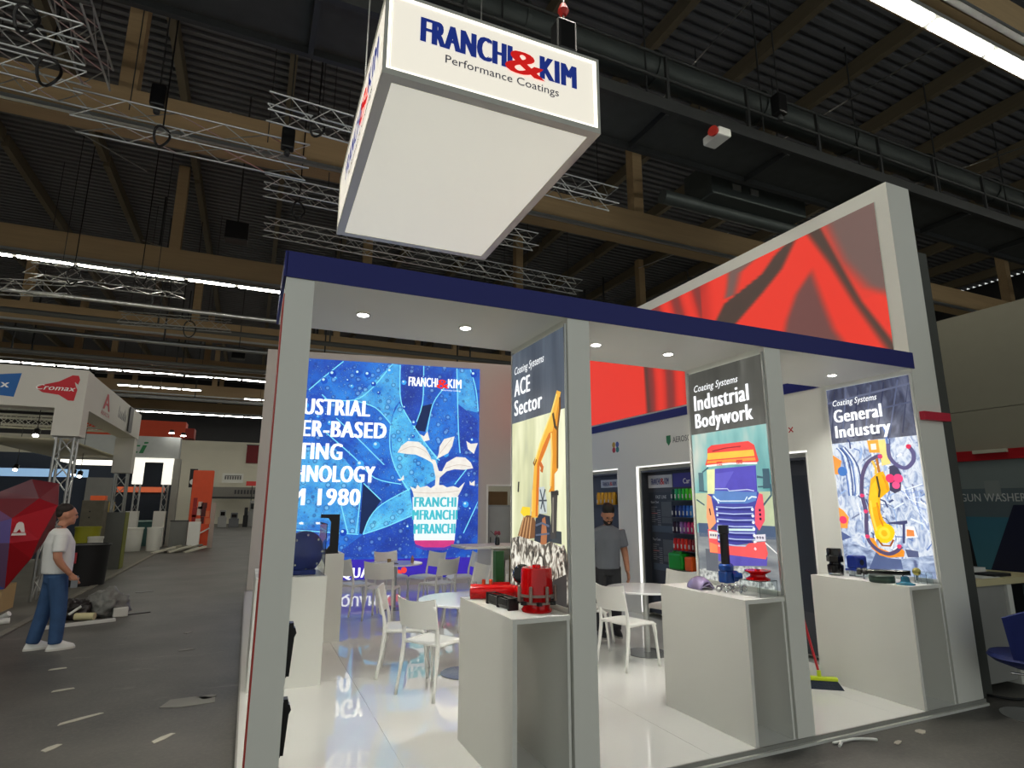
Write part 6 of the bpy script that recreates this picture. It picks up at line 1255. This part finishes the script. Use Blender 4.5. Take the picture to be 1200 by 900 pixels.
t = thing('orange_fascia', 'orange fascia block above the far portal', 'sign', (-5, 33, 4.9)); MB().box(-8.5, -3.2, 33, 34, 4.95, 5.75).build('fascia', M('orange_fascia', (206, 70, 34), .6), t); [MB().box(xx, xx+.2, 33.4, 33.6, 0, 4.95).build('support', GREY, t) for xx in (-8.2, -3.6)]; MB().box(-3.2, -2.8, 33.0, 34, 4.95, 5.45).build('end_cap', M('orange_dark', (150, 40, 26), .6), t)
for k, (xx, zz) in enumerate(((-3.3, 4.72), (-2.85, 4.62))):
    t = thing('spotlight', '%s of two bright spotlights over the far portal' % ('left', 'right')[k], 'spotlight', (xx, 28.8, zz)); MB().lathe([(.04, .02), (.11, .04), (.08, .16)], (xx, 28.8, zz), 14).build('housing', BLACK, t); MB().lathe([(.10, 0), (.10, .03)], (xx, 28.8, zz), 14).build('lens', SPOTM, t); MB().tube([(xx, 28.8, zz+.1), (xx, 29.05, 4.56)], .015, 5).build('arm', DKSTEEL, t)
t = thing('wall_sign_small', 'small black wall sign with a white ring beside the orange banner', 'sign', (-2.3, 30, 2.6)); MB().box(-2.62, -2.30, 31, 31.1, 2.50, 3.35).build('panel', BLACK, t); MB().lathe([(.13, 0), (.13, .03)], (-2.46, 31, 2.75), 16, (0, -1, 0)).build('ring', WHITE_P, t); MB().box(-2.28, -2.05, 31, 31.1, 2.60, 2.95).build('side_panel', DKSTEEL, t); MB().box(-2.48, -2.44, 31.02, 31.08, 0, 2.5).build('post', DKSTEEL, t)
# far wall signs and machines
t = thing('wall_sign', 'white framed sign on the far wall', 'sign', (-1.5, 57.9, 3.6)); MB().box(-2.35, -.65, 57.8, 58.0, 3.60, 4.42).build('panel', M('sign_pale', (200, 200, 190), .6), t)
[MB().box(-2.15+.2*k, -2.02+.2*k, 57.77, 57.8, 3.88, 4.16).build('lettering_mark', INK((96, 96, 94)), t) for k in range(7)]; MB().box(-2.15, -.8, 57.77, 57.8, 4.18, 4.24).build('lettering_mark', INK((96, 96, 94)), t)
for xx in (-2.2, -.85): MB().box(xx, xx+.06, 58, Y1, 3.9, 3.96).build('bracket', DKSTEEL, t)
t = thing('stand_fascia', 'grey fascia of the stand in front of the far wall', 'fascia', (-.5, 55, 2.4)); MB().box(-3.6, 3.0, 55, 57, 2.35, 3.15).build('fascia', M('fascia_mid', (130, 128, 120), .6), t); [MB().box(-1.2+.24*k, -1.05+.24*k, 54.97, 55, 2.58, 2.92).build('lettering_mark', INK((70, 70, 70)), t) for k in range(8)]
MB().box(-3.6, 3.0, 55.0, 57, 2.2, 2.35).build('lower_edge', DKSTEEL, t)
for xx in (-3.55, 2.9): MB().box(xx, xx+.1, 55.1, 55.3, 0, 2.2).build('support', DKSTEEL, t)
t = thing('red_wall_banner', 'dark red banner high on the far wall', 'banner', (0, 58, 5.5)); MB().box(-.6, .42, Y1-.12, Y1-.02, 5.5, 7.15).build('cloth', M('banner_dark_red', (104, 20, 24), .7), t); MB().box(-.65, .47, Y1-.14, Y1-.0, 7.15, 7.22).build('rod', DKSTEEL, t)
t = thing('red_sign_small', 'small coral sign at the far end of the aisle', 'sign', (.3, 54, 3.2)); MB().box(-.35, .65, 54, 54.1, 3.25, 3.62).build('panel', M('coral', (214, 70, 66), .6, emit=.1, ecol=(214, 70, 66)), t); MB().box(.1, .16, 54.02, 54.08, 0, 3.25).build('post', DKSTEEL, t)
for k, (xx, w_, h_, c, lab) in enumerate(((-2.5, .35, 1.7, (24, 24, 26), 'dark figure-like machine at the far end of the aisle, leftmost'), (-1.75, .6, 1.3, (160, 160, 156), 'pale machine at the far end of the aisle'), (-.95, .7, 1.1, (106, 108, 110), 'grey low machine at the far end of the aisle'), (-.15, .35, 1.5, (20, 20, 22), 'black tall machine at the far end of the aisle'), (.35, .8, 2.0, (150, 150, 146), 'grey cabinet machine at the far end of the aisle, rightmost'))):
    t = thing('far_machine', lab, 'machine', (xx, 50+k*.3, 0)); mt = M('machine_%d' % k, c, .5)
    MB().box(xx-w_/2, xx+w_/2, 50+k*.3, 50.6+k*.3, 0, h_*.6).build('base_cabinet', mt, t, bevel=.03); MB().box(xx-w_*.35, xx+w_*.35, 50.1+k*.3, 50.5+k*.3, h_*.6, h_).build('upper_body', mt, t, bevel=.04); MB().box(xx-w_*.25, xx+w_*.25, 50.08+k*.3, 50.1+k*.3, h_*.68, h_*.9).build('window', BLACKG, t)

# ================================================================== NEIGHBOUR STAND ON THE RIGHT
t = thing('dark_panel_edge', 'dark grey panel edge right beside the tall white wall', 'panel', (6.3, 3.9, 0)); DG = M('edge_dark', (70, 72, 68), .7)
MB().box(6.215, 6.56, 3.62, 3.66, 0, 4.45).build('panel', DG, t); MB().box(6.215, 6.27, 3.66, 7.5, 0, 4.45).build('return_panel', DG, t)
t = thing('beige_partition', 'tall beige partition wall of the stand at the right edge', 'partition', (8.1, 4, 0))
BEI = M('beige_panel', (142, 138, 122), .75, var=.05)
for k in range(5): MB().box(8.0, 8.12, .0+1.5*k, 1.495+1.5*k, 2.89, 4.10).build('upper_panel', BEI, t); MB().box(8.0, 8.12, .0+1.5*k, 1.495+1.5*k, 2.40, 2.884).build('upper_panel', BEI, t)
MB().box(8.0, 8.12, 0, 7.5, 0, 2.28).build('lower_panel', M('print_teal_base', (70, 84, 92), .6), t)
deco(MB().box(7.97, 8.12, 0, 7.5, 2.28, 2.40).build('red_rail', M('rail_red', (170, 20, 30), .5), t), 'red rail')
MB().box(7.93, 7.97, 3.85, 4.2, 2.36, 2.40).build('rail_lamp', M('rail_lamp', (190, 190, 170), .5), t)
WO, WU, WV = Vector((8.0, 0, 0)), Vector((0, -1, 0)), Vector((0, 0, 1)); g = t
pr = lambda nm, pts, c, l: poly(nm, pts, INK(c), g, WO, WU, WV, l)
pr('wall_print', [(-5.5, 1.95), (-3.0, 1.95), (-3.0, 2.28), (-5.5, 2.28)], (120, 130, 130), 1); pr('wall_print', [(-5.5, 1.4), (-3.0, 1.4), (-3.0, 1.95), (-5.5, 1.95)], (86, 100, 106), 1); pr('wall_print', [(-5.2, .9), (-3.9, .9), (-3.9, 1.62), (-5.2, 1.62)], (58, 110, 130), 2)
pr('wall_print', [(-4.28, .9), (-3.2, .9), (-3.2, 1.76), (-3.9, 1.76)], (22, 26, 52), 3); pr('wall_print', [(-4.58, .95), (-4.36, .95), (-4.40, 1.45), (-4.50, 1.6), (-4.60, 1.58)], (16, 18, 26), 3); pr('wall_print', [(-3.52, 1.8), (-3.0, 1.8), (-3.0, 2.28), (-3.52, 2.28)], (26, 40, 70), 3); pr('wall_print', [(-4.16, 1.86), (-4.0, 1.86), (-4.0, 2.04), (-4.16, 2.04)], (130, 138, 136), 3)
text('lettering', 'SPRAYGUN WASHER', INK((196, 200, 198)), t, WO+WU*-4.74+WV*1.80, WU, WV, .98, .09, .008, .012)
# counter with clutter
t = thing('reception_counter', 'white topped counter with grey front of the stand at the right edge', 'counter', (7.1, 4.1, 0)); CG = M('counter_grey', (150, 150, 146), .7, var=.12, scale=2)
MB().box(6.68, 7.2, 3.72, 3.76, .05, .96).build('front_panel', CG, t); MB().box(6.68, 6.72, 3.76, 4.6, .05, .96).build('side_panel', CG, t); MB().box(6.68, 7.95, 4.56, 4.6, .05, .96).build('back_panel', CG, t)
MB().box(6.67, 7.95, 3.68, 4.64, .96, 1.02).build('counter_top', M('counter_ivory', (206, 196, 154), .5), t); MB().box(7.22, 7.30, 3.70, 4.5, 0, .96).build('white_leg', WHITE, t); MB().box(7.30, 7.9, 3.9, 4.0, .3, .96).build('dark_recess', BLACK, t)
t = thing('water_bottle', 'small clear bottle with red label and cap on the right counter', 'bottle', (6.88, 3.98, 1.02)); MB().lathe([(.03, 0), (.033, .01), (.033, .12), (.014, .15)], (6.88, 3.98, 1.02), 14).build('bottle', M('bottle_clear', (190, 190, 190), .1, trans=.6), t, smooth=35); MB().lathe([(.034, .02), (.034, .05)], (6.88, 3.98, 1.02), 14).build('label', REDG, t); MB().lathe([(.016, .15), (.016, .175)], (6.88, 3.98, 1.02), 10).build('cap', REDG, t)
for k, (x, y, l, w_, h_, c, lab) in enumerate(((7.25, 4.35, .4, .25, .05, (226, 228, 230), 'stack of white papers on the right counter'), (7.05, 3.85, .16, .11, .006, (216, 220, 220), 'loose white sheet at the front of the right counter'), (6.98, 4.18, .11, .05, .03, (24, 24, 26), 'black box on the right counter'), (7.30, 3.86, .15, .10, .03, (28, 28, 32), 'dark folder at the right end of the counter'), (6.85, 4.35, .1, .2, .03, (214, 222, 220), 'white pad at the left end of the right counter'))):
    tag(MB().box(x-l, x+l, y-w_, y+w_, 1.02, 1.02+h_).build('counter_item', M('item_%d' % k, c, .5), bevel=.002), lab, 'stationery', 'clutter on the right counter')
t = tag(blob((7.2, 4.62, 0), (.35, .12, .2), 5.5).build('draped_jacket', M('jacket_black', (20, 22, 30), .85), smooth=True), 'dark jacket draped at the back of the right counter', 'jacket'); t.location.z = 1.02
# blue swivel chair
t = thing('swivel_chair', 'royal blue swivel chair with chrome base at the right edge', 'chair', (6.24, 3.12, 0)); cx, cy = 6.24, 3.12
BLV = M('royal_blue_fabric', (14, 30, 96), .6, var=.1)
def shell(a, b_):
    th = -1.35+2.7*b_; rr_ = .31+.09*a; z_ = .49+.46*a*(1-.25*abs(2*b_-1)**2)
    return (cx+rr_*math.sin(th)*1.0-.02*a, cy-rr_*math.cos(th)*.85, z_)
MB().sheet(shell, 8, 16, (0, .02, 0)).build('backrest', BLV, t, smooth=50)
MB().lathe([(.10, .38), (.24, .43), (.29, .47), (.27, .50), (.1, .49)], (cx, cy, 0), 24).build('seat', BLV, t, smooth=40)
MB().tube([(cx, cy, .012), (cx, cy, .40)], .03, 12).build('column', CHROME, t, smooth=40)
MB().lathe([(.26, 0), (.26, .008), (.05, .03)], (cx, cy, 0), 28).build('base_plate', CHROME, t, smooth=40)
MB().tube(smooth_line([(cx-.2, cy+.05, .36), (cx-.08, cy, .345), (cx, cy, .34)], 3), .01, 6).build('lever', CHROME, t, smooth=True)
tag(MB().tube(smooth_line([(6.46, 3.70, .015), (6.50, 3.55, .015), (6.62, 3.42, .015), (6.85, 3.45, .015), (7.2, 3.5, .015), (7.6, 3.4, .015)], 5), .012, 6).build('floor_cable', BLACK, smooth=True), 'black cable curving along the floor before the right counter', 'cable')
print('objects', len(bpy.data.objects))
